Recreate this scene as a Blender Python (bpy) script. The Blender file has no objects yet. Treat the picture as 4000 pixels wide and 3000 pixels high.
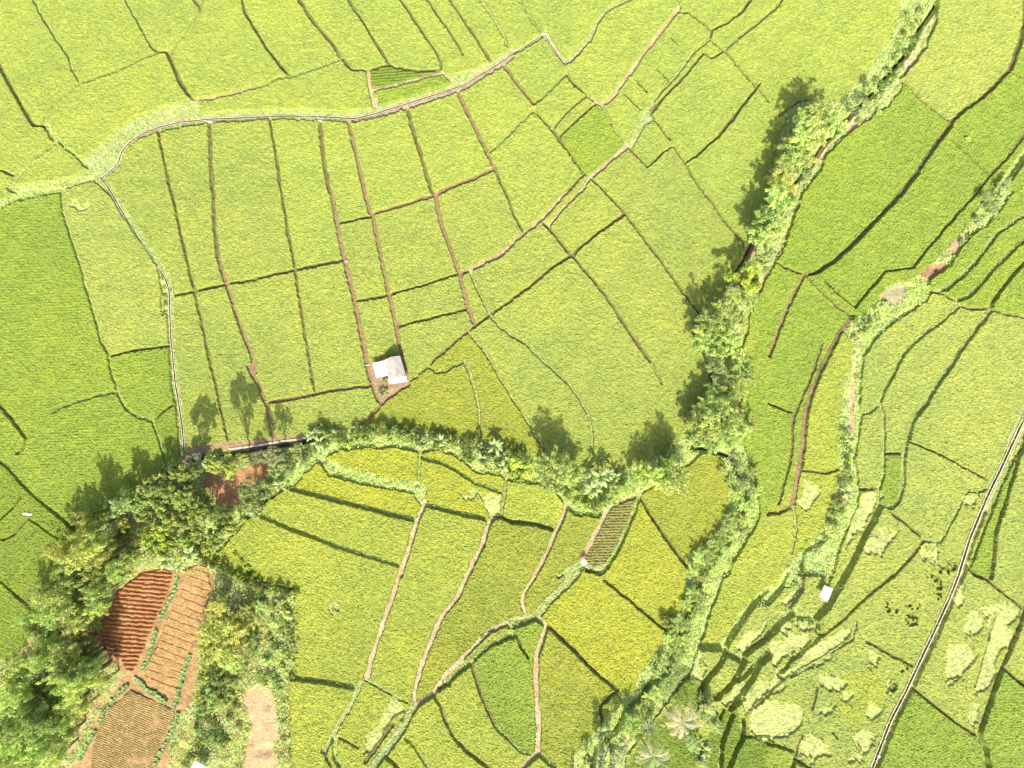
import bpy, math, random
import numpy as np
random.seed(7); RNG=np.random.default_rng(11)
scene=bpy.context.scene
H=147.5; WM=2212.0; HM=1659.0
# ---------------------------------------------------------------- terrain
def T(mx,my):
    """terrain height (m) of the terraced valley, from survey coordinates in decimetres"""
    mx=np.asarray(mx,float); my=np.asarray(my,float)
    mx=np.clip(mx,-120,2332); my=np.clip(my,-120,1780)
    south=np.clip(my-960,0,None)*0.0034*sst((1560-mx)/260)*sst((mx-430)/200)
    east=0.0030*np.clip((mx-1640)*0.9+(my-350)*0.35,0,None)*sst((mx-1600)/220)
    wood=-0.6*sst((560-mx)/150)*sst((my-1040)/120)
    return south+east+wood
def sst(t):
    t=np.clip(t,0,1); return t*t*(3-2*t)
def W(mx,my,dz=0.0):
    z=float(T(mx,my))+dz
    k=0.1*(1-z/H)
    return ((mx-WM/2)*k, (HM/2-my)*k, z)
# ---------------------------------------------------------------- noise
_lat={}
def vnoise(x,y,scale,seed=0):
    k=seed
    if k not in _lat: _lat[k]=np.random.default_rng(100+seed).random((256,256))
    L=_lat[k]; x=np.asarray(x)/scale; y=np.asarray(y)/scale
    xi=np.floor(x).astype(int); yi=np.floor(y).astype(int)
    fx=x-xi; fy=y-yi; fx=fx*fx*(3-2*fx); fy=fy*fy*(3-2*fy)
    a=L[xi&255,yi&255]; b=L[(xi+1)&255,yi&255]; c=L[xi&255,(yi+1)&255]; d=L[(xi+1)&255,(yi+1)&255]
    return (a*(1-fx)+b*fx)*(1-fy)+(c*(1-fx)+d*fx)*fy
# ---------------------------------------------------------------- materials
def srgb(h):
    h=[int(h[i:i+2],16)/255 for i in (0,2,4)]
    return tuple(c/12.92 if c<.04045 else ((c+.055)/1.055)**2.4 for c in h)
def mat(name,col=None,rough=.8,attr=None,nscale=3.0,namt=.25,transl=0,objvar=0,bump=0,spec=.2,metal=0):
    m=bpy.data.materials.new(name); m.use_nodes=True
    N=m.node_tree.nodes; K=m.node_tree.links; N.clear()
    out=N.new('ShaderNodeOutputMaterial'); p=N.new('ShaderNodeBsdfPrincipled')
    p.inputs['Roughness'].default_value=rough; p.inputs['Specular IOR Level'].default_value=spec
    p.inputs['Metallic'].default_value=metal
    tc=N.new('ShaderNodeTexCoord'); nz=N.new('ShaderNodeTexNoise')
    nz.inputs['Scale'].default_value=nscale; nz.inputs['Detail'].default_value=4
    K.new(tc.outputs['Object'],nz.inputs['Vector'])
    if attr:
        a=N.new('ShaderNodeAttribute'); a.attribute_name=attr; src=a.outputs['Color']
    else:
        a=N.new('ShaderNodeRGB'); a.outputs[0].default_value=(*col,1); src=a.outputs[0]
    mr=N.new('ShaderNodeMapRange'); mr.inputs[1].default_value=.25; mr.inputs[2].default_value=.75
    mr.inputs[3].default_value=1-namt; mr.inputs[4].default_value=1+namt
    K.new(nz.outputs['Fac'],mr.inputs[0])
    v=N.new('ShaderNodeVectorMath'); v.operation='SCALE'; K.new(src,v.inputs[0]); K.new(mr.outputs[0],v.inputs['Scale'])
    cur=v.outputs[0]
    if objvar:
        oi=N.new('ShaderNodeObjectInfo'); hs=N.new('ShaderNodeHueSaturation')
        mh=N.new('ShaderNodeMapRange'); mh.inputs[3].default_value=.5-objvar*.025; mh.inputs[4].default_value=.5+objvar*.025
        mv=N.new('ShaderNodeMapRange'); mv.inputs[3].default_value=1-objvar*.3; mv.inputs[4].default_value=1+objvar*.3
        K.new(oi.outputs['Random'],mh.inputs[0]); 
        mm=N.new('ShaderNodeMath'); mm.operation='FRACT'; m2=N.new('ShaderNodeMath'); m2.operation='MULTIPLY'; m2.inputs[1].default_value=7.31
        K.new(oi.outputs['Random'],m2.inputs[0]); K.new(m2.outputs[0],mm.inputs[0]); K.new(mm.outputs[0],mv.inputs[0])
        K.new(mh.outputs[0],hs.inputs['Hue']); K.new(mv.outputs[0],hs.inputs['Value']); K.new(cur,hs.inputs['Color']); cur=hs.outputs[0]
    K.new(cur,p.inputs['Base Color'])
    if bump:
        b=N.new('ShaderNodeBump'); b.inputs['Strength'].default_value=bump; b.inputs['Distance'].default_value=.1
        K.new(nz.outputs['Fac'],b.inputs['Height']); K.new(b.outputs[0],p.inputs['Normal'])
    if transl:
        t=N.new('ShaderNodeBsdfTranslucent'); K.new(cur,t.inputs['Color'])
        mx=N.new('ShaderNodeMixShader'); mx.inputs[0].default_value=transl
        K.new(p.outputs[0],mx.inputs[1]); K.new(t.outputs[0],mx.inputs[2]); K.new(mx.outputs[0],out.inputs[0])
    else: K.new(p.outputs[0],out.inputs[0])
    return m
COL=scene.collection
def npmesh(name,verts,faces,material,colors=None,smooth=False,parent=None,kind=None):
    """verts (n,3), faces (m,3|4) numpy -> one mesh object"""
    me=bpy.data.meshes.new(name); verts=np.ascontiguousarray(verts,np.float32); faces=np.ascontiguousarray(faces,np.int32)
    nf,k=faces.shape
    me.vertices.add(len(verts)); me.vertices.foreach_set('co',verts.ravel())
    me.loops.add(nf*k); me.loops.foreach_set('vertex_index',faces.ravel())
    me.polygons.add(nf); me.polygons.foreach_set('loop_start',np.arange(0,nf*k,k,dtype=np.int32))
    me.polygons.foreach_set('loop_total',np.full(nf,k,np.int32))
    me.polygons.foreach_set('use_smooth',np.full(nf,smooth,bool))
    me.update(calc_edges=True)
    if colors is not None:
        a=me.color_attributes.new('col','FLOAT_COLOR','POINT'); c=np.ones((len(verts),4),np.float32); c[:,:3]=colors
        a.data.foreach_set('color',c.ravel())
    if material: me.materials.append(material)
    o=bpy.data.objects.new(name,me); COL.objects.link(o)
    if parent: o.parent=parent
    if kind: o['kind']=kind
    return o
def tag(o,label,cat,group=None):
    o['label']=label; o['category']=cat
    if group: o['group']=group
    return o
def empty(name,loc,rz=0,scale=1):
    o=bpy.data.objects.new(name,None); o.empty_display_size=.3; COL.objects.link(o)
    o.location=loc; o.rotation_euler=(0,0,rz)
    o.scale=(scale,)*3 if not hasattr(scale,'__len__') else scale
    return o
# ---------------------------------------------------------------- survey of the bunds (per sheet, quarter-decimetre units)
# kinds: d bare narrow bund, g grassy bund, b brown earth bund, p dry pale bund/path, v verge of grass and dry earth, w weeds
L={}
L['00']='''g8 290,-10 400,190 490,340 600,490 640,620 695,715
g9 1090,-10 1230,250 1330,430
d10 0,565 120,780 210,940 300,1090 390,1100
g13 1380,455 1180,540 1000,620 830,690 710,715 600,810 480,930 400,1040 395,1090
d8 1330,430 1380,455 1450,460
g12 1790,-10 1740,130 1620,300 1490,470 1450,460
d7 1665,-5 1730,60 1740,130
d8 2100,-5 2120,100 2212,270
d13 1450,460 1490,540 1580,740 1675,880
p12 1675,880 1900,840 2212,765
g14 900,1540 1030,1440 1085,1290 1200,1200 1380,1130 1600,1090 1800,1060 2212,1035
d13 1815,1060 1830,1300 1845,1659
d7 1380,1140 1410,1300 1450,1500 1485,1659
g20 395,1080 490,1230
w15 410,1080 550,1250 730,1400
g17 490,1235 300,1380 150,1530 100,1640
w30 800,1490 640,1560 400,1600 130,1640
w12 870,1540 720,1580 540,1640
d7 -5,1470 100,1510 150,1530
g40 860,1560 980,1659'''
L['01']='''w30 -10,130 120,60 350,10 540,-20
g8 540,-5 545,130 620,380 700,620 760,850 830,1060 890,1300 950,1410 970,1540 1010,1659
d8 970,1415 1180,1370 1440,1335
g34 960,-40 1075,160 1215,370 1345,560 1455,740 1480,850 1480,1100
w18 1390,650 1420,850 1415,1050
g34 1480,1100 1495,1300 1520,1659
d7 1490,-5 1570,350 1640,650 1690,860 1740,1080 1790,1330 1870,1659
d13 1855,-5 1862,300 1890,540
b13 1890,540 1930,690 1965,800 2060,1100 2180,1400 2212,1560
d11 1515,895 1690,860 1950,800 2212,755'''
L['02']='''g8 1010,-5 1025,70
g12 1025,70 1100,210 1200,280 1320,315
d8 1320,315 1340,315 1420,230 1495,185
g10 1330,320 1380,450 1430,640 1450,690
g9 1020,70 860,95 700,140 540,200 480,240
d10 -5,165 120,310 240,470
g6 240,470 220,550 160,600
d10 -5,665 70,715 220,880 350,1000 480,1100 640,1230 720,1275
d6 200,970 130,1060 -5,1190
d10 -5,1330 40,1345 130,1290 240,1160 320,1190 450,1290 600,1375
g34 1520,-5 1560,200 1580,400 1590,600
d7 1868,-5 1920,230 1980,490'''
L['03']='''d7 -5,20 120,130 260,260 300,300'''
L['10']='''d9 -5,255 110,440 270,640 300,665
g13 -5,765 100,730 180,690 300,670 450,620 730,520
d11 365,-10 500,190 680,410 740,500 830,610 960,615
d9 790,-10 900,150 1010,330 1100,470 1160,575
d8 965,615 1000,605 1120,575 1160,575
d9 1160,575 1300,605 1450,620 1600,605
d7 1240,-10 1390,210 1560,460 1600,540 1600,605
d5 1470,-10 1620,210 1750,390 1790,480
d8 1665,-10 1830,230 1990,480 2030,540
g9 1930,-10 2060,170 2130,290 2170,400 2212,430
p14 970,615 985,750 1010,850 1025,930
p14 1050,780 1300,720 1500,665 1620,640 1700,710
v22 -5,985 260,975 600,982 850,997 1050,950 1330,870 1600,785 1780,720 2060,545 2212,445
v26 1700,690 1880,630 2030,560
v14 1040,850 1050,950
g16 -5,1028 260,1020 600,1032 850,1052
p17 850,1052 1100,997 1330,925 1600,840 1800,768 2100,582 2212,502
d7 125,1040 160,1250 200,1480 225,1659
d14 555,1050 575,1250 610,1500 640,1659
b13 810,1080 850,1270 900,1470 940,1659
d11 1310,940 1350,1100 1420,1330 1520,1659
b12 1740,790 1800,920 1890,1100 2000,1330 2060,1450
b14 2050,1460 1850,1560 1600,1650 1550,1680
g9 2010,1330 2100,1250 2212,1140
d8 2060,1460 2120,1600 2150,1659
b11 2130,565 2212,670'''
L['11']='''d7 225,-5 280,330 340,660
d7 345,680 400,1050 450,1350 500,1659
b17 655,-5 715,330 770,590 845,900 915,1230 960,1470
d12 -5,750 340,675 760,590
b13 940,-5 990,190
b13 1010,210 1090,600 1150,880
b13 1150,880 1210,1150 1240,1310 1270,1450 1300,1600
b14 1000,195 1270,115 1530,35 1650,-15
d8 732,268 985,218
b14 1550,40 1600,270 1760,710 1830,990 1890,1150
d11 870,945 1150,890
d7 1150,890 1500,790 1750,710
b12 1760,710 1850,675
p19 1850,675 1990,600 2120,540 2212,450
g10 1850,680 1930,880 2030,1060
d8 1230,1162 1600,1070 1810,1015
d9 2030,1060 2212,935
d8 1890,1160 2030,1060
b9 1890,1160 1740,1280 1540,1450 1500,1500
g12 1500,1500 1430,1560 1310,1640
g11 1500,1510 1560,1555 1640,1545 1740,1490 1800,1470 1840,1530 1880,1659
g11 1860,1235 1990,1400 2140,1659
g10 2030,1070 2120,1180 2212,1235
d7 2150,-5 2212,150
b14 955,1470 975,1560 1010,1659'''
L['12']='''b15 -60,-150 20,-5 60,100 100,180 130,330 160,460
b12 90,165 400,110 700,50 1010,10
d6 500,-5 510,50
b10 1010,-5 1040,100 1060,150
b12 1130,110 1030,240 910,350
d8 1180,80 1290,0
g13 1430,630 1640,690 1900,850 2140,940
g9 1420,590 1400,840
g16 310,900 600,975 900,1050 1370,1170
g16 60,1130 300,1240 700,1390 1230,1560
p20 1450,1050 1385,1200 1320,1430 1245,1659
g15 1480,1040 1700,1100 1980,1160
p20 2050,1160 2010,1200 1960,1380 1850,1600 1820,1659
g10 2160,840 2140,1000 2120,1130 2050,1160
d12 2050,1150 2120,1150 2212,1190
g10 1880,-5 1920,150 1930,330 1930,460
g8 2140,-5 2212,95'''
L['13']='''p19 1240,-5 1190,150 1100,400 1000,700 960,860
p17 1820,-5 1740,180 1600,350 1520,540 1430,760 1410,850 1370,1000 1370,1110
g15 320,870 500,890 830,945
g14 960,890 1100,970 1300,1080
p17 1400,1100 1540,1000 1650,830 1800,690 1900,590 2020,470 2212,385
g27 1650,900 1850,730 2000,600 2212,480
d7 1590,980 1700,880 1850,750
d8 2080,580 2212,510
b6 1860,740 1920,950 2000,1150 2060,1280
g10 2060,1280 2212,1440
b6 1540,1030 1590,1100 1640,1250 1720,1400
d11 1720,1400 1850,1530 2030,1659
v20 900,920 830,1080 700,1300 600,1500
d9 590,1500 660,1659
w14 690,1400 680,1560 750,1659
d6 700,1385 800,1430 880,1475
v34 1370,1110 1250,1330 1120,1500 1000,1659
d10 1180,1280 1060,1450 950,1600
g12 1300,1390 1400,1500 1500,1659
d10 1140,1560 1240,1659'''
L['20']='''g9 50,-10 130,130 240,280
g17 -5,480 130,400 270,312
v20 290,300 370,430 460,550
v20 480,535 570,455 660,355 720,215 800,110 860,70 1010,-5
b11 -5,665 100,800 190,910
g10 470,640 330,790 200,900
g13 190,950 100,1040 -5,1140
d7 200,980 330,1110
d9 330,1110 400,1200 500,1340 610,1500
d8 470,650 540,740 640,830
p12 640,830 730,890 770,910
g8 640,840 500,950 350,1110
d6 720,905 560,1040 400,1190
p16 770,910 870,840 970,700 1080,540 1200,380 1350,200 1440,70
g7 1440,70 1420,-10
d7 1450,110 1520,115 1620,190 1720,270
d8 1720,265 1850,210 1980,110 2060,-5
d7 1720,270 1700,340
g14 1700,340 1550,470 1400,670 1280,800 1150,950
d6 1710,350 1790,420 1830,440
g12 1830,435 1950,340 2100,220 2212,120
d6 1830,440 1760,490 1720,510 1655,465
d8 1650,470 1450,700 1300,850 1210,970 1180,990
d6 1840,450 1930,570 2090,740 2212,890
d8 2130,735 2000,900 1900,1030 1780,1180 1620,1325
d4 1620,1325 1490,1420
d6 1220,1030 1300,1140 1360,1210
g8 780,920 850,1070 950,1210 990,1250
p16 1000,1260 860,1380 780,1450 680,1530
d8 1010,1280 1160,1440
d6 1160,1445 1200,1430 1300,1320 1390,1270
d4 1400,1290 1480,1400 1550,1530 1650,1659
b9 620,1510 470,1659
p10 680,1530 590,1659
g8 600,1500 680,1530
d9 690,1560 800,1659
d3 1250,600 1330,680
d3 1070,700 1160,800
d3 980,830 1100,950
d3 1370,330 1440,400'''
L['21']='''p11 480,-5 390,90 260,230
p15 260,230 110,360 -5,440
p9 600,-5 470,110 320,290 280,270
d7 -5,150 60,290 105,360
d9 280,270 400,420 490,530
d8 790,-5 950,160 980,200
d7 980,200 1130,400 1300,620 1450,840 1610,1050
d11 970,190 900,240 750,350 540,520
d12 510,545 350,650 150,820 -5,930
d10 520,550 700,770 850,960 1060,1290 1200,1470
g4 1200,1470 1290,1659
d5 1640,-5 1720,90 1830,250
d7 1830,250 1980,430 2010,480
g12 -5,1240 130,1320 300,1490 490,1659'''
L['22']='''g10 -5,100 90,250 220,470 330,640
g9 490,-5 570,110 660,260 690,400 690,560 690,700
d14 -5,1185 150,1200 370,1255
p17 480,1020 430,1160 370,1290 290,1480 190,1659
g9 500,1080 540,1110 590,1130
p17 820,1080 790,1150 740,1250 650,1420 600,1520
g16 600,1530 500,1580 400,1659
g18 1110,950 1060,1050 1010,1200 920,1400 820,1570
p12 820,1080 900,1030 1020,990 1110,950
d9 1115,1000 1200,1150 1350,1370 1500,1570
v22 600,1560 720,1590 820,1570
g9 760,1640 830,1570
d6 640,1610 750,1630
v28 600,1570 480,1650'''
L['23']='''p13 200,-5 110,130 85,220 110,310
v18 -5,365 120,345 210,335
g24 -5,430 100,395 200,345
v34 560,-30 430,100 300,230 220,330
p18 210,350 300,430
p20 300,430 255,540 210,700 205,900 215,1100 235,1300 220,1500
d10 340,450 530,640 720,830 890,965
d5 40,510 90,630 140,700
d9 800,30 950,160 1010,200 1110,290 1280,430 1340,470
d8 910,985 830,1040 770,1110 760,1180 790,1280
g14 -5,1430 80,1510 200,1540
g12 230,1530 330,1610 420,1680
p20 230,1520 130,1600 70,1670
d5 525,1500 515,1659
w32 1640,600 1820,600 1900,480 2000,320 2120,190 2230,110
w20 1840,640 1780,760 1660,900 1630,960
w18 1880,680 1960,715 2060,620 2230,500
w20 2000,720 1930,850 1860,950 1750,1040
w20 2230,670 2120,760 2060,880 1960,1030 1880,1130
g10 1880,1130 2000,1050
w16 1890,1190 1840,1330 1800,1450 1790,1659
w16 1985,1230 1985,1380 1920,1500 1860,1659
g8 1990,1370 2212,1370
g9 1620,960 1640,1100 1580,1150
g9 1820,1140 1740,1300'''
L['30']='''d10 490,905 400,865 270,885 90,1005
g8 -5,130 60,80 120,-5
d7 1155,710 1300,850 1430,950 1530,1030 1570,1050
d14 2212,-20 2205,200 2150,420 2080,610 1960,730 1830,860 1690,950 1580,1050 1560,1100 1450,1240 1340,1400 1230,1560 1150,1659
d6 2080,630 2230,690
d4 1560,1210 1750,1370 1890,1510
d8 2230,1150 2050,1370 1900,1530 1800,1659
w34 2240,1300 2150,1420 2080,1520 1980,1659'''
L['31']='''d14 1160,-5 1050,120 900,270 740,440 560,600 430,690 330,725
d10 50,605 150,660 300,715
b13 300,730 220,880 130,1080 60,1260 5,1420
d7 330,730 470,870 620,1010 720,1075
d4 480,775 600,900 735,1000
d5 735,1000 870,840 1000,690 1240,660
d7 1240,660 1350,510 1500,340 1650,170 1810,-5
g18 2230,180 2100,260 1950,370 1880,470 1780,600 1650,740 1520,840 1400,850 1370,830
g16 2230,390 2060,540 1900,700 1750,880 1620,945
d9 2230,575 2090,730 1980,870 1920,960 1915,1010
d7 1390,870 1480,875 1540,910 1620,950
p10 1620,960 1660,990
d9 1660,990 1750,1010 1910,1010
g12 1910,1015 2050,1055 2230,1082
g18 1640,980 1500,1100 1270,1280 1160,1390 1080,1540 1020,1659
g18 1910,1030 1800,1160 1640,1380 1550,1530 1440,1659
d6 465,1320 420,1450 350,1659
d17 690,1120 600,1240 520,1400 450,1540 400,1659'''
L['32']='''d5 -5,170 100,210 215,250
d6 350,-5 290,120 230,260 200,400 210,520 180,700 130,880 90,1030
b18 400,-5 360,100 310,300 290,580 260,750 230,900 200,1050
g13 1015,-5 960,130 940,180 870,240 790,260
g14 960,180 990,300 990,600 980,800 945,900 945,1040
g16 1450,-5 1350,170 1230,330 1190,480 1160,620 1150,880 1110,1010 1060,1060 960,1045
d7 1010,600 1140,595
d9 780,910 930,905
w20 960,1050 900,1180 810,1330 740,1500 640,1670
d6 1240,505 1480,610 1860,810 1890,835
g14 2240,110 2080,450 2010,640 1910,840
g18 1910,850 1830,920 1710,920 1660,1010 1600,1130 1520,1280 1480,1350 1330,1335
d8 1070,1120 1200,1220 1330,1330
d11 1340,1340 1240,1480 1130,1600 1070,1659
v30 2240,250 2110,520 2000,760 1900,960 1830,1130 1740,1350 1640,1659
g10 2240,350 2110,640 2010,850 1920,1080 1850,1260 1760,1500 1720,1590
d7 2230,480 2150,620 2100,800 2020,1060 1950,1280 1920,1659
d11 1720,1590 1800,1659
d9 -5,1120 90,1110 160,1080 230,1030
d8 310,745 410,760 500,765 620,735
g9 215,1050 240,1260 200,1450
w22 270,1640 300,1450 400,1400 500,1330'''
L['33']='''v30 1640,-5 1560,200 1450,450 1330,700 1190,1000 1060,1250 940,1560 885,1675
d13 1070,-10 900,130 750,260 620,390 470,500
d10 1800,-5 1900,40 1990,120 2100,200 2190,270
d7 1920,-5 1900,40
d9 2240,180 2200,300 2150,450 2080,620 2010,780 1930,980 1870,1180 1810,1340
d10 2010,780 2110,870 2230,960
d8 1250,970 1400,1090 1600,1250 1790,1370
w13 1800,1350 1870,1480 1890,1675
d6 850,560 1000,650 1200,750 1230,770
d5 420,960 380,1150
d8 290,1380 230,1550 190,1675
d8 -20,1430 100,1460 225,1510
d8 230,1590 400,1675
d4 600,1400 550,1350
w34 160,-20 100,100 -20,220
g11 290,-20 280,120 160,280
w30 660,-20 560,140 500,250 400,350 270,350
w24 270,350 230,300 100,400 -20,520
w14 420,470 410,400 380,350
w12 470,500 330,640 200,720 80,850
g10 750,400 720,540 560,640
g10 620,600 450,720 300,800 190,860
g9 130,880 0,1000 -120,1120
w12 -20,640 -150,780 -260,900
g9 1960,320 1900,500 1830,760 1780,940
d6 1520,900 1640,860'''
# polygons (closed). w weeds, v verge, s bare soil, q wood floor
P=[('v','00','1640,870 1450,925 1200,1010 1050,1110 930,1210 740,1375 720,1430 860,1530 900,1535 1020,1430 1060,1320 1100,1250 1210,1165 1370,1100 1550,1055 1800,1030 2212,1015 2212,960 1950,970 1740,985 1710,880'),
('s','11','985,1490 1240,1420 1310,1640 1330,1659 1330,1665 1290,1690 1180,1770 1110,1810 1050,1810 1010,1660'),
('v','20','1130,970 1160,965 1225,1040 1150,1080 1080,1200 1030,1285 1010,1270 1060,1120'),
('w','12','430,462 520,410 700,390 900,370 1100,360 1330,380 1600,440 1850,470 2000,490 2212,560 2330,600 2500,640 2700,715 2960,760 3120,740 3330,700 3540,600 3650,520 3710,400 3710,260 3860,150 3910,0 4200,0 4195,80 4170,200 4165,450 4262,640 4312,850 4352,1110 4302,1240 4162,1450 4065,1659 3760,1659 3720,1580 3740,1470 3890,1370 3970,1290 4010,1180 4070,1080 4092,900 4062,700 3965,600 3850,590 3730,700 3470,865 3330,940 3210,990 3030,1080 2950,1140 2800,1130 2700,1050 2650,1000 2580,920 2460,870 2212,830 2170,830 2100,790 2000,770 1900,760 1800,680 1700,610 1560,570 1430,590 1240,545 1000,545 750,560 650,600 560,680 520,695 330,870 60,1010 0,1090 -142,1250 -212,1340 -312,1430 -560,1400 -700,1100 -300,800 0,620 440,500'),
('w','12','560,680 630,645 750,710 950,760 1150,820 1400,840 1470,900 1480,1010 1430,1045 1390,1000 1370,935 1000,880 800,835 640,785'),
('w','21','2330,-560 2280,-400 2212,0 2100,320 2010,470 1970,600 1860,800 1780,960 1620,1050 1560,1200 1620,1330 1700,1500 1690,1670 1960,1670 1950,1540 1990,1350 2030,1200 2050,1050 2180,760 2270,610 2350,460 2432,210 2500,0 2560,-60 2650,-180 2712,-309 2892,-499 3052,-609 3262,-759 3370,-900 3350,-970 3460,-1100 3560,-1230 3650,-1459 3740,-1690 3430,-1690 3330,-1459 3200,-1229 3020,-969 2800,-769 2700,-750 2590,-800 2480,-775 2300,-655 2420,-600'),
('w','23','1820,-10 1780,120 1700,330 1620,580 1540,830 1350,1050 1180,1300 980,1540 900,1700 500,1700 540,1560 620,1440 740,1330 770,1270 960,1100 900,1000 1050,1030 1100,850 1180,760 1270,620 1330,450 1440,300 1480,150 1510,-10'),
('w','31','1900,-10 1800,140 1700,310 1540,490 1350,670 1240,760 1020,820 940,930 850,1040 740,1100 640,1200 700,1250 740,1330 710,1500 650,1659 640,1820 620,1960 640,2060 610,2180 610,2360 640,2490 600,2540 570,2660 500,2790 500,2910 400,3010 270,3120 150,3260 100,3400 250,3420 280,3300 430,3310 520,3400 620,3060 700,2860 760,2710 780,2560 740,2310 760,2140 800,1940 780,1860 790,1659 820,1420 900,1300 1000,1180 1180,1060 1350,950 1390,870 1370,820 1370,770 1550,640 1600,570 1720,400 1870,300 2030,100 2110,-10'),
('w','03','2130,-60 2240,40 2330,100 2340,40 2240,-10 2160,-80'),
('q','02','1600,640 1450,710 1300,820 1000,1060 870,1200 700,1280 600,1390 480,1760 300,2110 150,2360 -60,2480 -600,2500 -600,3600 2500,3600 2512,2659 2490,2500 2532,2520 2540,1770 2212,1700 2000,1600 1800,1500 1640,1380 1900,1430 2070,1250 2212,1090 2400,950 2700,700 2660,480 2212,540 1800,600'),
('s','02','1620,560 1640,540 1800,520 2212,478 2640,435 2650,470 2212,530 1990,560 1660,610 1610,610'),
]
# areas of lodged rice: pale, pressed flat
LODGED=[('33','-110,1110 0,1100 150,1090 280,1150 290,1260 230,1350 120,1400 0,1410 -100,1390 -200,1340 -180,1200'),
('33','430,820 620,820 650,950 560,1010 440,960'),('33','480,1100 560,1080 580,1120 500,1180 450,1160'),
('33','280,1400 420,1340 520,1420 540,1500 380,1620 260,1540'),('33','1560,560 1720,560 1800,660 1760,760 1680,840 1560,930 1490,850'),
('33','1600,100 1700,90 1690,200 1640,250 1610,200'),
('33','1950,330 2130,270 2080,560 1950,780 1890,930 1820,1010 1790,1000 1850,700 1900,450'),('33','1780,1080 1830,1120 1800,1250 1710,1290 1690,1250'),
('33','380,620 600,460 740,420 720,540 560,640 400,760 190,860 150,820'),('33','700,1580 830,1500 840,1600 760,1640'),('33','860,640 940,680 950,760 880,790 850,720'),
('32','300,870 430,850 440,950 380,1060 260,1060'),('32','790,960 930,930 960,1000 850,1200 700,1330 640,1400 680,1250 740,1080'),
('32','860,1340 1000,1250 1110,1260 1050,1340 940,1450 820,1480'),('32','300,1480 440,1440 430,1540 330,1560'),
('23','1540,680 1640,640 1680,800 1620,890 1530,850'),('23','1890,620 2000,520 2180,390 2212,420 2060,560 1950,660'),
('13','1130,1040 1250,1080 1250,1150 1180,1260 1120,1330 1080,1440 1000,1530 930,1560 950,1400 1000,1340 1080,1280 1120,1200'),
('12','1900,890 2100,950 2130,1100 2020,1130 1960,1030'),('12','1750,920 1900,900 1880,960 1800,970'),('13','650,250 720,240 710,310 660,320'),
('01','620,60 740,80 760,140 700,170 640,130'),('33','1000,900 1040,880 1050,960 1020,1000'),
('33','-20,560 150,480 360,520 300,640 100,720 0,740'),('33','60,760 180,800 120,960 0,1040 -20,900'),
('33','620,1010 760,1050 740,1120 640,1080'),('33','900,1060 980,1100 900,1240 840,1200'),
('23','1960,1120 2060,950 2170,920 2212,980 2100,1080 1990,1180'),('23','1820,1080 1900,990 1990,900 2010,980 1920,1090'),
('32','1300,1400 1480,1380 1500,1500 1400,1560 1310,1480'),('32','1700,960 1800,960 1810,1040 1720,1060'),
('33','250,60 300,50 260,200 180,260 120,230'),('33','100,340 220,360 190,450 90,440'),('33','250,380 380,380 400,450 280,480'),
('33','1850,250 2000,180 2120,270 1960,330 1870,330'),('33','1700,300 1850,300 1860,420 1760,520 1700,440'),
('33','960,1390 830,1520 700,1420 840,1360')]
# bare patches broken into the rice
HOLES=[('33','1010,270 1050,250 1110,300 1050,300'),('33','1200,240 1300,240 1290,270 1220,290'),('33','1180,330 1250,340 1210,380 1180,370'),
('33','1220,390 1290,400 1290,425 1230,410'),('33','990,200 1050,210 1010,230'),('33','1410,60 1490,50 1510,110 1440,80'),('33','1400,10 1530,10 1480,40'),
('33','1440,130 1490,110 1480,170'),('32','1370,1420 1440,1430 1440,1470 1380,1460'),('32','1390,1480 1430,1495 1400,1500'),('32','1500,1550 1600,1540 1620,1570 1520,1600'),
('32','1480,1600 1590,1600 1560,1640'),('33','1150,770 1190,780 1160,830'),('33','1040,950 1090,930 1080,1000 1050,990')]
def pts(sheet,s,cy=None):
    c=int(sheet[0]); r=int(sheet[1]); out=[]
    for q in s.split():
        x,y=q.split(','); out.append((c*553+float(x)/4, r*414.75+float(y)/4))
    return out
LINES=[]
for sh,txt in L.items():
    for ln in txt.split('\n'):
        f,rest=ln.split(' ',1); LINES.append([f[0],float(f[1:])/4*(.80 if f[0] in 'dbg' else .92),pts(sh,rest)])
def near_on(p,pl):
    best=(1e9,None)
    for a,b in zip(pl[:-1],pl[1:]):
        dx,dy=b[0]-a[0],b[1]-a[1]; l2=dx*dx+dy*dy or 1e-9
        t=max(0,min(1,((p[0]-a[0])*dx+(p[1]-a[1])*dy)/l2)); q=(a[0]+t*dx,a[1]+t*dy)
        d=math.hypot(p[0]-q[0],p[1]-q[1])
        if d<best[0]: best=(d,q)
    return best
orig=[l[2][:] for l in LINES]
for i,l in enumerate(LINES):
    for end in (0,-1):
        p=orig[i][end]; p2=orig[i][1 if end==0 else -2]
        if p[0]<6 or p[0]>WM-6 or p[1]<6 or p[1]>HM-6:
            d=math.hypot(p[0]-p2[0],p[1]-p2[1]) or 1; q=(p[0]+(p[0]-p2[0])/d*260,p[1]+(p[1]-p2[1])/d*260)
        else:
            best=(15,None)
            for j,pl in enumerate(orig):
                if j!=i:
                    b=near_on(p,pl)
                    if b[0]<best[0]: best=b
            q=best[1] if best[1] and best[0]>.3 else None
        if q:
            if end==0: l[2].insert(0,q)
            else: l[2].append(q)
def push(p): return (p[0]+(-200 if p[0]<-1 else 200 if p[0]>WM+1 else 0), p[1]+(-200 if p[1]<-1 else 200 if p[1]>HM+1 else 0))
POLYS=[(k,[push(q) for q in pts(s,t)]) for k,s,t in P]
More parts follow.
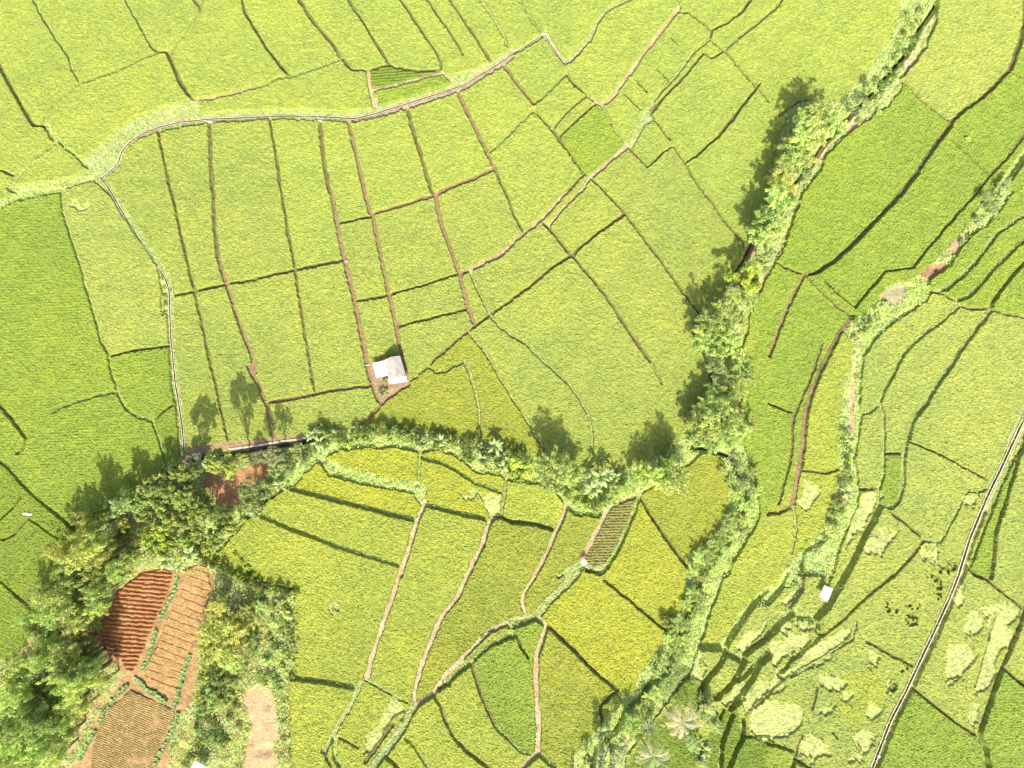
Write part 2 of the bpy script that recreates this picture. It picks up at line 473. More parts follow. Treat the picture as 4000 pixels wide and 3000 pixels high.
# ---------------------------------------------------------------- distance field
STEP=float(globals().get('GSTEP',1.8))
MG=120
gx=np.arange(-MG,WM+MG,STEP); gy=np.arange(-MG,HM+MG,STEP)
NX,NY=len(gx),len(gy)
GX,GY=np.meshgrid(gx,gy,indexing='ij')
jit=STEP*.28
GXj=GX+RNG.uniform(-jit,jit,GX.shape); GYj=GY+RNG.uniform(-jit,jit,GX.shape)
# organic wobble
WX=GXj+(vnoise(GX,GY,9,1)-.5)*2.6+(vnoise(GX,GY,3.4,3)-.5)*1.6; WY=GYj+(vnoise(GX,GY,9,2)-.5)*2.6+(vnoise(GX,GY,3.4,4)-.5)*1.6
def window(x0,x1,y0,y1,m):
    i0=max(0,int((x0-m+MG)/STEP)); i1=min(NX,int((x1+m+MG)/STEP)+2)
    j0=max(0,int((y0-m+MG)/STEP)); j1=min(NY,int((y1+m+MG)/STEP)+2)
    return i0,i1,j0,j1
def segd(X,Y,a,b):
    dx,dy=b[0]-a[0],b[1]-a[1]; l2=dx*dx+dy*dy or 1e-9
    t=np.clip(((X-a[0])*dx+(Y-a[1])*dy)/l2,0,1)
    return np.hypot(X-a[0]-t*dx,Y-a[1]-t*dy)
def inside(X,Y,poly):
    r=np.zeros(X.shape,bool); n=len(poly)
    for i in range(n):
        x1,y1=poly[i]; x2,y2=poly[(i+1)%n]
        if y1==y2: continue
        c=((y1>Y)!=(y2>Y))&(X<(x2-x1)*(Y-y1)/(y2-y1)+x1); r^=c
    return r
def polysd(X,Y,poly):
    d=np.full(X.shape,1e9)
    for i in range(len(poly)): d=np.minimum(d,segd(X,Y,poly[i],poly[(i+1)%len(poly)]))
    return np.where(inside(X,Y,poly),-d,d)
FAR=16.0
D=np.full((NX,NY),FAR); KIND=np.zeros((NX,NY),np.int8); BEST=np.full((NX,NY),FAR)
KC={'d':1,'g':2,'b':3,'p':4,'v':5,'w':6,'q':7,'s':8}
def put(k,hw,poly,closed):
    xs=[p[0] for p in poly]; ys=[p[1] for p in poly]
    if closed:
        i0,i1,j0,j1=window(min(xs),max(xs),min(ys),max(ys),FAR)
        if i1<=i0 or j1<=j0: return
        X=WX[i0:i1,j0:j1]; Y=WY[i0:i1,j0:j1]; d=polysd(X,Y,poly)
        acc(k,d,i0,i1,j0,j1)
    else:
        for a,b in zip(poly[:-1],poly[1:]):
            i0,i1,j0,j1=window(min(a[0],b[0]),max(a[0],b[0]),min(a[1],b[1]),max(a[1],b[1]),FAR)
            if i1<=i0 or j1<=j0: continue
            d=segd(WX[i0:i1,j0:j1],WY[i0:i1,j0:j1],a,b)-hw; acc(k,d,i0,i1,j0,j1)
def acc(k,d,i0,i1,j0,j1):
    S=(slice(i0,i1),slice(j0,j1)); D[S]=np.minimum(D[S],d)
    pri=1.0 if k in 'qw' else 0.0
    dd=d+pri; m=dd<BEST[S]; BEST[S]=np.where(m,dd,BEST[S]); KIND[S]=np.where(m,KC[k],KIND[S])
# large polygons first so bund kinds win near them only when deeper
def rag(p,a=2.2):
    out=[]
    for (x1,y1),(x2,y2) in zip(p,p[1:]+p[:1]):
        n=max(1,int(math.hypot(x2-x1,y2-y1)/9))
        for i in range(n): out.append((x1+(x2-x1)*i/n+random.uniform(-a,a),y1+(y2-y1)*i/n+random.uniform(-a,a)))
    return out
for k,p in POLYS: put(k,0,rag(p,3.2 if k=='q' else 2.0) if k in 'wq' else p,True)
for k,hw,p in LINES: put(k,hw,p,False)
# ---------------------------------------------------------------- label the plots
mask=D>2.4
lab=np.zeros((NX,NY),np.int32); parent=[0]
def find(a):
    while parent[a]!=a: parent[a]=parent[parent[a]]; a=parent[a]
    return a
prev=[]
for i in range(NX):
    row=mask[i]; dd=np.diff(np.concatenate(([0],row.view(np.int8),[0]))); st=np.flatnonzero(dd==1); en=np.flatnonzero(dd==-1); cur=[]
    for s,e in zip(st,en):
        l=0
        for (ps,pe,pl) in prev:
            if ps<e and pe>s:
                r=find(pl)
                if l==0: l=r
                elif r!=l: parent[r]=l
        if l==0: parent.append(len(parent)); l=len(parent)-1
        lab[i,s:e]=l; cur.append((s,e,l))
    prev=cur
roots=np.array([find(a) for a in range(len(parent))]); lab=roots[lab]
uniq,inv,cnt=np.unique(lab,return_inverse=True,return_counts=True); inv=inv.reshape(lab.shape)
small=cnt*STEP*STEP<250
lab=np.where(small[inv]|(lab==0),0,inv)
for _ in range(int(4.0/STEP)+2):
    for ax,sh in ((0,1),(0,-1),(1,1),(1,-1)):
        r=np.roll(lab,sh,ax); lab=np.where((lab==0)&(r>0)&(D>-0.6),r,lab)
NL=lab.max()
D=D+(vnoise(GX,GY,24,91)-.5)*1.5*(KIND<6)+(vnoise(GX,GY,11,92)-.5)*1.6*(KIND>=6)
print('plots',len(np.unique(lab))-1,'grid',NX,NY)
# ---------------------------------------------------------------- plots: colour class by place
CLS={'A':(.270,.332,.070),'U':(.276,.348,.070),'Y':(.304,.342,.042),'G':(.212,.296,.043),'H':(.180,.255,.036),'D':(.140,.212,.030),'P':(.284,.345,.078),
     'B':(.210,.215,.070),'O':(.250,.292,.044),'M':(.294,.348,.055)}
SEEDS=[('A',300,450),('A',345,550),('A',395,500),('A',425,550),('A',410,760),('A',480,750),('A',270,400),('D',855,172),('G',890,192),('G',1290,270),('A',1250,230),('U',870,60),('U',1230,50),('G',1700,80),('G',1860,400),('G',1980,450),('G',1950,590),('G',1680,640),('G',1740,700),('G',1660,960),('G',1700,850),
 ('G',2110,330),('G',2080,380),('G',2130,560),('G',2050,600),('G',2180,640),('P',1960,730),('P',2000,800),('P',2150,800),('P',1880,900),('Y',1750,900),('P',1950,1000),('P',2050,1000),('G',1930,1020),('P',1760,1080),
 ('M',1600,1280),('M',1640,1180),('P',2080,130),('P',2190,100),('G',2110,1180),('G',2180,1000),('G',2160,1300),('G',2190,1480),('G',2040,1600),('G',2150,1550),('P',1980,1250),('P',1940,1360),('P',1860,1480),('P',2100,1350),('P',1900,1200),('P',1850,1200),
 ('D',1480,1480),('D',1480,1600),('D',1640,1620),('D',1590,1560),('G',1420,1620),('P',1520,1420),('P',1570,1440),('P',1620,1330),
 ('H',20,920),('H',200,950),('G',300,800),('M',60,1010),('M',60,1120),('G',180,600),('P',230,600),('A',420,900),('A',470,900),('A',620,900),('A',750,870),
 ('O',930,850),('O',1150,950),('M',1200,800),('O',1400,1180),('O',1480,1080),('O',1230,1140),('B',1320,1150),('Y',1290,1350),('Y',1360,1400),('Y',700,1320),('Y',800,1140),('Y',750,1080),('Y',780,1000),('Y',990,1050),('Y',1000,1010),('M',1140,1070),
 ('M',940,1180),('M',1100,1180),('O',1000,1330),('O',1180,1200),('G',680,1520),('M',760,1510),('M',740,1600),('M',1080,1480),('M',1230,1490),('M',1000,1550),('M',900,1600),('O',1300,1550),('G',1140,1380),
 ('A',1450,750),('A',1300,700),('G',1420,440),('A',1500,500),('U',1600,150),('A',910,600)]
SEEDC=CLS
levels=np.zeros(NL+1); cls=['A']*(NL+1)
ids=[l for l in range(1,NL+1) if (lab==l).any()]
flat=lab.ravel(); order=np.argsort(flat,kind='stable'); srt=flat[order]
bounds=np.searchsorted(srt,np.arange(NL+2))
CEN={}
Tg=T(GXj,GYj)
for l in ids:
    idx=order[bounds[l]:bounds[l+1]]
    cx=GXj.ravel()[idx].mean(); cy=GYj.ravel()[idx].mean(); CEN[l]=(cx,cy)
    levels[l]=float(T(cx,cy))+random.uniform(-.1,.1)
    if cy<420 and cx<1750: c='U'
    elif cx<430: c='H' if cy>700 else 'G'
    elif cx>1640: c='G' if cy<1100 else 'P'
    elif cy>980: c='M'
    else: c='A'
    cls[l]=c
for c,x,y in SEEDS:
    i=int((x+MG)/STEP); j=int((y+MG)/STEP); l=lab[i,j]
    if l: cls[l]=c
# lodged + holes masks
LODG=np.zeros((NX,NY)); HOLE=np.zeros((NX,NY),bool)
_a=(vnoise((GX*.45+GY*.9)*.35,GX*.9-GY*.45,5,22)-.5)*22
EX=GXj+(vnoise(GX,GY,26,21)-.5)*22+_a*.45; EY=GYj+(vnoise(GX,GY,26,23)-.5)*22-_a*.9
for sh,t in LODGED:
    p=pts(sh,t); xs=[a[0] for a in p]; ys=[a[1] for a in p]
    i0,i1,j0,j1=window(min(xs),max(xs),min(ys),max(ys),12)
    d=polysd(EX[i0:i1,j0:j1],EY[i0:i1,j0:j1],p)
    LODG[i0:i1,j0:j1]=np.maximum(LODG[i0:i1,j0:j1],sst(.5-d/9))
for sh,t in HOLES:
    p=pts(sh,t); xs=[a[0] for a in p]; ys=[a[1] for a in p]
    i0,i1,j0,j1=window(min(xs),max(xs),min(ys),max(ys),14)
    d=polysd(EX[i0:i1,j0:j1]*.6+WX[i0:i1,j0:j1]*.4,EY[i0:i1,j0:j1]*.6+WY[i0:i1,j0:j1]*.4,p); HOLE[i0:i1,j0:j1]|=(d<3)&(vnoise(GX[i0:i1,j0:j1],GY[i0:i1,j0:j1],5.5,77)>.56)
white=RNG.normal(0,1,(NX,NY)); white2=RNG.normal(0,1,(NX,NY)); white3=RNG.normal(0,1,(NX,NY))
n_s=vnoise(GX,GY,5.5,31)-.5; n_m=vnoise(GX,GY,28,32)-.5; n_l=vnoise(GX,GY,130,33)-.5; n_d=vnoise(GX+GY*.7,GY-GX*.7,14,34)-.5
LEV=np.where(lab>0,Tg+np.clip(levels[lab]-Tg,-.28,.42),Tg)
hc=np.full(NL+1,.66); rowang=np.zeros(NL+1); rowamp=np.zeros(NL+1)
for l in ids:
    hc[l]={'B':.18,'D':.6}.get(cls[l],.66)+random.uniform(-.06,.06)
    rowang[l]=random.uniform(-.25,.25)+(0 if CEN[l][0]<1100 else .25)+(.75 if CEN[l][0]>1640 and CEN[l][1]<620 else 0); rowamp[l]={'B':.10,'D':.09,'G':.022}.get(cls[l],.008)
ANG=rowang[lab]; rph=GXj*np.sin(ANG)+GYj*np.cos(ANG)
rows=np.sin(rph*2*math.pi/6.1)*rowamp[lab]
crop=hc[lab]*(1-.62*sst((LODG-.3)/.35))
# swirl texture of pressed rice
sw=np.sin((GXj*.5+GYj*.9+n_m*40+n_s*6)*.9)*LODG
rise=sst((D)/1.9)
# plots not well drained: darker, sparse
ZR=LEV-.35+(crop+.35)*rise+rise*(white*.058*(1-.4*LODG)+n_s*.16+n_m*.14+n_l*.10+rows+sw*.02)
ZR=np.where(HOLE&(lab>0),LEV+.12,ZR)
cols=np.array([CLS[c] for c in cls])
RC=cols[lab]
TINT=[('G','31','-200,620 0,450 720,1075 560,1300 400,1700 300,2000 260,2400 60,2730 -150,2800 -250,2300 -250,1700 -120,1400'),('D','23','1380,1000 1520,840 1620,960 1600,1140 1400,1120 1340,1080'),('D','23','1270,1230 1330,1140 1600,1200 1650,1500 1500,1700 980,1700 1050,1480'),
('D','23','1760,1170 1880,1160 1990,1230 1990,1330 2230,1400 2230,1720 1600,1720'),('G','33','-5,1430 200,1510 180,1720 -60,1720'),('D','33','200,1620 330,1640 360,1720 180,1720'),
('M','31','480,1350 640,1240 720,1340 660,1700 420,1700'),('M','32','400,-5 640,-5 620,300 600,740 310,740 300,400'),('M','23','1800,20 2230,-10 2000,300 1800,590 1620,580'),
('P','32','0,1130 200,1060 230,1300 0,1500'),('M','33','560,860 900,760 1000,1000 760,1300 600,1200'),('M','32','-60,1150 200,1100 200,1500 -60,1700')]
for c,sh,t in TINT:
    p=pts(sh,t); xs=[a[0] for a in p]; ys=[a[1] for a in p]; i0,i1,j0,j1=window(min(xs),max(xs),min(ys),max(ys),12)
    m=sst(.5-polysd(EX[i0:i1,j0:j1],EY[i0:i1,j0:j1],p)/9)[...,None]; RC[i0:i1,j0:j1]=RC[i0:i1,j0:j1]*(1-m)+np.array(CLS[c])*m
lum=1+white2*.11+n_s*.16+n_m*.09+n_l*.08+rows*1.2
RC=RC*lum[...,None]
ye=(white3*.5+n_s*1.4+n_m*1.0+n_l*1.2)*.055
RC=RC*np.stack([1+ye*1.3,1+ye*.2,1-ye*1.2],-1)
sp=(RNG.random((NX,NY))>.965)[...,None]                   # panicles and weeds
RC=np.where(sp,RC*np.array([1.18,.95,.9]),RC)
lod=np.array([.40,.45,.165])*(1+white2*.11+_a*.012+n_s*.25+n_m*.25)[...,None]
RC=RC*(1-LODG[...,None])+lod*LODG[...,None]
# crop colour blends to a paler tone towards the plot edge
edge=(1-sst(D/5))[...,None]*.15
RC=RC*(1-edge)+np.array([.34,.34,.13])*edge
RC=np.where(HOLE[...,None],RC*np.array([.75,.7,.75]),RC); RC=np.clip(RC,.01,.8)
WXW=(GXj-WM/2)*.1; WYW=(HM/2-GYj)*.1
kx=(1-Tg/H)
PX=WXW*kx; PY=WYW*kx
M_rice=mat('rice_crop',attr='col',rough=.75,nscale=5,namt=.16,spec=.25)
for l in ids:
    m=lab==l; I,J=np.nonzero(m); i0,i1,j0,j1=max(I.min()-1,0),min(I.max()+2,NX),max(J.min()-1,0),min(J.max()+2,NY)
    S=(slice(i0,i1),slice(j0,j1)); mm=m[S]; dd=D[S]
    c=mm[:-1,:-1]|mm[1:,:-1]|mm[:-1,1:]|mm[1:,1:]
    if not c.any(): continue
    z=np.where(mm,ZR[S],Tg[S]-.45)
    fi,fj=np.nonzero(c); n1=i1-i0; n2=j1-j0
    idx=lambda a,b:a*n2+b
    F=np.stack([idx(fi,fj),idx(fi,fj+1),idx(fi+1,fj+1),idx(fi+1,fj)],1)
    u,iv=np.unique(F,return_inverse=True); F=iv.reshape(F.shape)
    V=np.stack([PX[S].ravel()[u],PY[S].ravel()[u],z.ravel()[u]],1)
    C=RC[S].reshape(-1,3)[u]
    npmesh('rice_field',V,F,M_rice,C,kind='structure')
# ---------------------------------------------------------------- ground sheet
GK={0:(.13,.11,.05),1:(.17,.135,.065),2:(.31,.38,.125),3:(.27,.18,.115),4:(.44,.40,.24),5:(.35,.385,.19),6:(.38,.47,.16),7:(.30,.33,.12),8:(.33,.24,.15)}
gc=np.array([GK[i] for i in range(9)]); GC=gc[KIND]
mixn=vnoise(GX,GY,12,41); mixf=vnoise(GX,GY,4,42)
def blend(C,m,col): 
    m=np.clip(m,0,1)[...,None]; return C*(1-m)+np.array(col)*m
GC=blend(GC,((KIND==4)&(mixn>.55))*.8,(.44,.31,.20)); GC=blend(GC,((KIND==5)&(mixn>.62))*.75,(.46,.42,.25))
GC=blend(GC,((KIND==2)&(mixn>.60))*.6,(.30,.27,.13)); GC=blend(GC,((KIND==3)&(mixn>.7))*.6,(.24,.24,.09))
GC=blend(GC,((KIND==1)&(mixn>.6))*.7,(.16,.22,.06))
GC=blend(GC,((KIND==6)&(mixn>.66))*.5,(.34,.38,.15)); GC=blend(GC,((KIND==7)&(mixn>.62))*.6,(.30,.19,.09))
SOIL=[('line',10,'30','1500,-30 1400,200 1300,420 1180,640 1100,760 900,960 750,1120 470,1300 400,1420 290,1600',(.46,.40,.23)),
('line',8,'31','260,-60 170,280 90,500 10,650',(.50,.38,.24)),
('line',9,'21','2240,600 2160,780 2060,900 2000,1050 1960,1250 1960,1320 1930,1520',(.50,.36,.24)),
('poly',0,'30','1180,520 1260,490 1270,520 1200,620 1160,640',(.58,.42,.30)),('poly',0,'30','740,1010 840,1040 770,1110 670,1160 700,1090',(.60,.42,.30)),
('poly',0,'30','440,1290 520,1280 480,1370 400,1440 430,1340',(.60,.44,.30)),('poly',0,'30','840,950 910,960 890,1000 840,990',(.56,.42,.28)),
('poly',0,'21','2010,470 2120,420 2110,540 2010,600 1960,640',(.45,.33,.2)),('poly',0,'21','2180,690 2212,700 2160,860 2130,830',(.5,.36,.24)),
('poly',0,'31','1300,700 1400,620 1550,610 1500,700 1380,765 1310,740',(.36,.22,.13)),('poly',0,'31','1050,790 1200,780 1190,900 1080,1000 960,900',(.36,.33,.2)),
('poly',0,'31','1600,440 1740,330 1720,400 1620,540 1560,560',(.40,.29,.2)),('line',14,'31','790,1370 750,1450 740,1659',(.46,.36,.22)),
('line',20,'32','730,-5 725,200 715,300 710,400',(.47,.33,.22)),('line',8,'32','690,560 700,700',(.44,.30,.22)),('poly',0,'32','400,1370 450,1370 440,1420 400,1410',(.6,.44,.36)),
('poly',0,'32','620,940 700,930 690,1050 600,1040',(.42,.28,.2)),('line',10,'31','1890,20 1700,300 1550,480 1380,640',(.15,.14,.08)),
('line',15,'31','700,1130 610,1250 530,1400 450,1540 400,1659',(.26,.20,.11)),
('line',9,'23','1520,850 1350,1050 1180,1300 980,1540 920,1640',(.44,.41,.22)),('poly',0,'23','960,1410 1020,1400 990,1450 950,1440',(.56,.38,.28)),
('line',9,'22','2110,1240 1960,1450 1860,1659',(.40,.42,.22)),('line',9,'22','1960,80 1940,230 1940,400',(.42,.36,.22)),('line',7,'22','1985,470 2020,620 2100,850',(.42,.36,.24)),
('line',10,'23','1800,60 1700,330 1620,600',(.38,.43,.22)),('poly',0,'23','2080,600 2180,560 2160,640 2090,680',(.38,.26,.18)),('poly',0,'23','2010,340 2060,320 2050,370 2020,380',(.42,.3,.2)),
('poly',0,'02','1740,870 1800,770 1950,800 2050,740 2212,690 2212,830 2120,1000 2000,1080 1900,1000',(.40,.22,.11)),
('poly',0,'12','-10,700 100,670 120,760 80,830 0,850',(.42,.22,.11)),
('line',7,'03','420,470 320,500 240,600 200,680 120,760',(.36,.24,.15)),
('poly',0,'03','2212,930 2140,1000 2100,1060 2180,1300 2130,1500 2090,1800 2500,1800 2350,1500 2412,1340 2380,1100 2340,990',(.50,.36,.21)),
('line',9,'03','1660,1060 1640,1200 1600,1400 1490,1620 1460,1700',(.42,.31,.17)),
('poly',0,'03','1230,-60 1500,-60 1600,-20 1800,-30 1850,0 1840,110 1720,700 1660,1100 1500,1230 1450,1750 600,1750 760,1400 850,1200 1080,850 870,600 640,600 640,480 850,470 1000,130',(.36,.235,.115)),
('line',14,'03','1060,860 900,1060 740,1260 620,1500 560,1640',(.46,.33,.2)),
('poly',0,'12','650,610 600,700 560,690',(.2,.2,.1)),('line',5,'02','1840,1620 2000,1700 2212,1770',(.44,.38,.24)),
('line',6,'02','1210,1660 1250,1600 1400,1560 1640,1570 1800,1590',(.48,.4,.24)),
('poly',0,'13','0,150 120,170 250,160 240,200 120,210',(.36,.40,.2)),('poly',0,'02','440,1340 560,1300 600,1390 500,1500',(.2,.2,.08)),
('line',12,'20','30,-400 40,-400',(.4,.3,.2))]
SOILM=np.zeros((NX,NY))
def soil(kind,hw,sh,t,col):
    global GC
    p=pts(sh,t); hw=hw/4
    if kind=='poly':
        xs=[a[0] for a in p]; ys=[a[1] for a in p]; i0,i1,j0,j1=window(min(xs),max(xs),min(ys),max(ys),4)
        if i1<=i0 or j1<=j0: return
        d=polysd(WX[i0:i1,j0:j1],WY[i0:i1,j0:j1],p); S=(slice(i0,i1),slice(j0,j1))
        m=sst(.5-(d+(mixf[S]-.5)*3)/2.5)*.95; GC[S]=blend(GC[S],m*(KIND[S]>=5),col); SOILM[S]=np.maximum(SOILM[S],m)
    else:
        for a,b in zip(p[:-1],p[1:]):
            i0,i1,j0,j1=window(min(a[0],b[0]),max(a[0],b[0]),min(a[1],b[1]),max(a[1],b[1]),hw+5)
            if i1<=i0 or j1<=j0: continue
            d=segd(WX[i0:i1,j0:j1],WY[i0:i1,j0:j1],a,b)-hw; S=(slice(i0,i1),slice(j0,j1))
            m=sst(.5-(d+(mixf[S]-.5)*4)/2.5)*.9; m=np.where(m>SOILM[S],m,0)
            GC[S]=blend(GC[S],m*(KIND[S]>=5),col); SOILM[S]=np.maximum(SOILM[S],m)
for s in SOIL: soil(*s)
GC=GC*(1+white2*.08+(mixf-.5)*.35)[...,None]; GC=np.clip(GC,.01,.8)
# depth of channels
def depth_along(sh,t,hw,dep,soft):
    global CARVE
    p=pts(sh,t) if isinstance(t,str) else t
    for a,b in zip(p[:-1],p[1:]):
        i0,i1,j0,j1=window(min(a[0],b[0]),max(a[0],b[0]),min(a[1],b[1]),max(a[1],b[1]),hw+soft+2)
        if i1<=i0 or j1<=j0: continue
        d=segd(GXj[i0:i1,j0:j1],GYj[i0:i1,j0:j1],a,b); S=(slice(i0,i1),slice(j0,j1))
        CARVE[S]=np.maximum(CARVE[S],dep*sst((hw+soft-d)/soft))
CARVE=np.zeros((NX,NY))
CANALS=[ # centre line, half width of water, wall colour l/r, water tone
 ('upper',pts('00','880,1538 960,1475 1020,1418 1045,1320 1085,1265 1140,1215 1220,1160 1370,1100 1550,1055 1800,1030 2212,1012')+pts('10','260,1001 600,1010 850,1026 1050,976 1330,888 1600,802 1800,733 2070,570 2212,470')[0:]+pts('20','130,388 250,312'),1.6),
 ('west',pts('00','880,1545 960,1659')+pts('01','1010,95 1090,230 1190,390 1310,580 1430,750 1462,850 1468,1050 1475,1250 1495,1450 1515,1659')+pts('02','1550,200 1575,380 1592,590'),1.6),
 ('mid',pts('20','282,300 350,410 462,572'),1.3),
 ('north',pts('20','466,572 560,492 660,400 715,310 775,185 850,120 980,60 1110,-10 1500,-150'),1.6),
 ('east',pts('32','2440,-180 2212,300 2110,520 2000,760 1900,960 1830,1130 1740,1350 1645,1659')+pts('33','1565,200 1450,450 1330,700 1190,1000 1060,1250 940,1560 850,1800'),2.6)]
for n,p,hw in CANALS: depth_along('',p,hw+.6,.55,1.0)
STREAMS=[(pts('30','1480,0 1400,130 1290,280 1230,420 1190,480 1060,620 900,820 740,975 640,1080 480,1250 360,1440 180,1659')+pts('31','0,200 -120,420 -220,620 -400,830 -480,1050 -560,1250 -620,1400 -520,1530')+pts('22','1790,100 1860,260 1720,380 1560,560 1700,570 1900,640 1960,780 2050,900 2000,1100 1860,1380 1700,1580')+pts('23','1600,120 1520,350 1420,600 1340,840 1200,920 1130,1030 980,1180 900,1340 720,1500 690,1700'),1.6,1.8),
 (pts('12','560,470 400,505 200,535 0,562')+pts('02','2000,600 1800,615 1660,660 1560,720 1430,770 1290,850 1230,910'),3.2,1.1)]
for k_,hw_,p_ in LINES:
    if k_=='w' and p_[0][0]>1500: depth_along('',p_,hw_*.6,.65,3)
depth_along('02','1640,1380 1800,1500 2000,1600 2240,1740 2580,1770',6,1.7,5)
for p,hw,dep in STREAMS: depth_along('',p,hw,dep,6)
ZG=Tg+np.where(KIND==1,-.02,0)+(mixf-.5)*.10+np.where(np.isin(KIND,[2,4,5]),.04,0)+np.where(KIND>=6,(vnoise(GX,GY,20,43)-.5)*.6,0)*sst(-D/12)
ZG=np.where((lab>0)&(D>1.5),np.minimum(LEV-.12,Tg+.05),ZG)-CARVE
M_ground=mat('ground',attr='col',rough=.9,nscale=4,namt=.22,bump=.4)
F=None
ii,jj=np.meshgrid(np.arange(NX-1),np.arange(NY-1),indexing='ij'); ii=ii.ravel(); jj=jj.ravel()
F=np.stack([ii*NY+jj,ii*NY+jj+1,(ii+1)*NY+jj+1,(ii+1)*NY+jj],1)
npmesh('ground',np.stack([PX.ravel(),PY.ravel(),ZG.ravel()],1),F,M_ground,GC.reshape(-1,3),kind='structure')
# the valley beyond the surveyed part: same crop, coarser
def ring():
    a=60; xs=np.concatenate([np.linspace(-14000,-MG,24)[:-1],np.linspace(-MG,WM+MG,a),np.linspace(WM+MG,16000,24)[1:]])
    ys=np.concatenate([np.linspace(-14000,-MG,24)[:-1],np.linspace(-MG,HM+MG,a),np.linspace(HM+MG,16000,24)[1:]])
    X,Y=np.meshgrid(xs,ys,indexing='ij'); z=T(X,Y)+.35; n,m=X.shape
    i,j=np.meshgrid(np.arange(n-1),np.arange(m-1),indexing='ij')
    cx=(xs[:-1]+xs[1:])/2; cy=(ys[:-1]+ys[1:])/2
    keep=~((cx[:,None]>-MG)&(cx[:,None]<WM+MG)&(cy[None,:]>-MG)&(cy[None,:]<HM+MG)); i=i[keep];j=j[keep]
    F=np.stack([i*m+j,i*m+j+1,(i+1)*m+j+1,(i+1)*m+j],1)
    k=.1*(1-T(X,Y)/H)
    V=np.stack([((X-WM/2)*k).ravel(),((HM/2-Y)*k).ravel(),z.ravel()],1)
    mt=bpy.data.materials.new('distant_rice'); mt.use_nodes=True; N=mt.node_tree.nodes; K=mt.node_tree.links
    p=N['Principled BSDF']; p.inputs['Roughness'].default_value=.9
    tc=N.new('ShaderNodeTexCoord'); vo=N.new('ShaderNodeTexVoronoi'); vo.inputs['Scale'].default_value=.035
    ve=N.new('ShaderNodeTexVoronoi'); ve.feature='DISTANCE_TO_EDGE'; ve.inputs['Scale'].default_value=.035
    nz=N.new('ShaderNodeTexNoise'); nz.inputs['Scale'].default_value=1.5; nz.inputs['Detail'].default_value=6
    for q in (vo,ve,nz): K.new(tc.outputs['Object'],q.inputs['Vector'])
    sx=N.new('ShaderNodeSeparateColor'); K.new(vo.outputs['Color'],sx.inputs[0])
    cr=N.new('ShaderNodeValToRGB'); cr.color_ramp.elements[0].color=(.24,.35,.045,1); cr.color_ramp.elements[1].color=(.40,.40,.08,1); K.new(sx.outputs[0],cr.inputs[0])
    e=N.new('ShaderNodeMath'); e.operation='LESS_THAN'; e.inputs[1].default_value=.012; K.new(ve.outputs['Distance'],e.inputs[0])
    mx=N.new('ShaderNodeMixRGB'); mx.inputs[2].default_value=(.2,.2,.08,1); K.new(e.outputs[0],mx.inputs[0]); K.new(cr.outputs[0],mx.inputs[1])
    mr=N.new('ShaderNodeMapRange'); mr.inputs[3].default_value=.75; mr.inputs[4].default_value=1.25; K.new(nz.outputs['Fac'],mr.inputs[0])
    v=N.new('ShaderNodeVectorMath'); v.operation='SCALE'; K.new(mx.outputs[0],v.inputs[0]); K.new(mr.outputs[0],v.inputs['Scale']); K.new(v.outputs[0],p.inputs['Base Color'])
    npmesh('distant_rice_fields',V,F,mt,kind='structure')
ring()
# ---------------------------------------------------------------- canals and water
M_conc=mat('weathered_concrete',(.74,.69,.56),nscale=1.2,namt=.35,bump=.2)
M_mudw=mat('muddy_water',(.17,.105,.075),rough=.25,nscale=.8,namt=.2,spec=.5)
M_dark=mat('stream_water',(.035,.035,.030),rough=.12,nscale=.6,namt=.3,spec=.5)
def resample(p,step=6):
    out=[p[0]]
    for a,b in zip(p[:-1],p[1:]):
        d=math.hypot(b[0]-a[0],b[1]-a[1]); n=max(1,int(d/step))
        for k in range(1,n+1): out.append((a[0]+(b[0]-a[0])*k/n,a[1]+(b[1]-a[1])*k/n))
    q=np.array(out)
    for _ in range(2): q[1:-1]=(q[:-2]+2*q[1:-1]+q[2:])/4
    return [tuple(x) for x in q]
def strip_profile(p,prof,closed=False,wob=0):
    """sweep a profile [(offset in dm, z)] along line p"""
    p=resample(p); V=[]; n=len(prof)
    for i,q in enumerate(p):
        a=p[max(0,i-1)]; b=p[min(len(p)-1,i+1)]; dx,dy=b[0]-a[0],b[1]-a[1]; l=math.hypot(dx,dy) or 1; nx,ny=-dy/l,dx/l
        w=random.uniform(-wob,wob)
        for o,z in prof: V.append(W(q[0]+nx*(o+w),q[1]+ny*(o+w),z))
    F=[]
    for i in range(len(p)-1):
        for k in range(n if closed else n-1):
            k2=(k+1)%n; F.append((i*n+k,i*n+k2,(i+1)*n+k2,(i+1)*n+k))
    return V,F
for n,p,hw in CANALS:
    t=1.5 if n=='east' else 1.0
    for side in (1,-1):
        if n!='east' and side==(1 if n in('upper','mid') else -1) and n!='west': top=.06
        else: top=.22
        pr=[(side*hw,-.5),(side*hw,top),(side*(hw+t),top),(side*(hw+t),-.3)]
        V,F=strip_profile(p,pr,wob=.15)
        if n=='upper' and side==1: pr2=pr
        o=npmesh('canal_wall',np.array(V),np.array(F),M_conc); o['kind']='structure'
    V,F=strip_profile(p,[(-hw,-.22),(hw,-.22)]); o=npmesh('canal_water',np.array(V),np.array(F),M_mudw,kind='structure')
for (p,hw,dep) in STREAMS:
    V,F=strip_profile(p,[(-hw-1.6,-dep+.3),(hw+1.6,-dep+.3)]); npmesh('stream_water',np.array(V),np.array(F),M_dark,kind='structure')
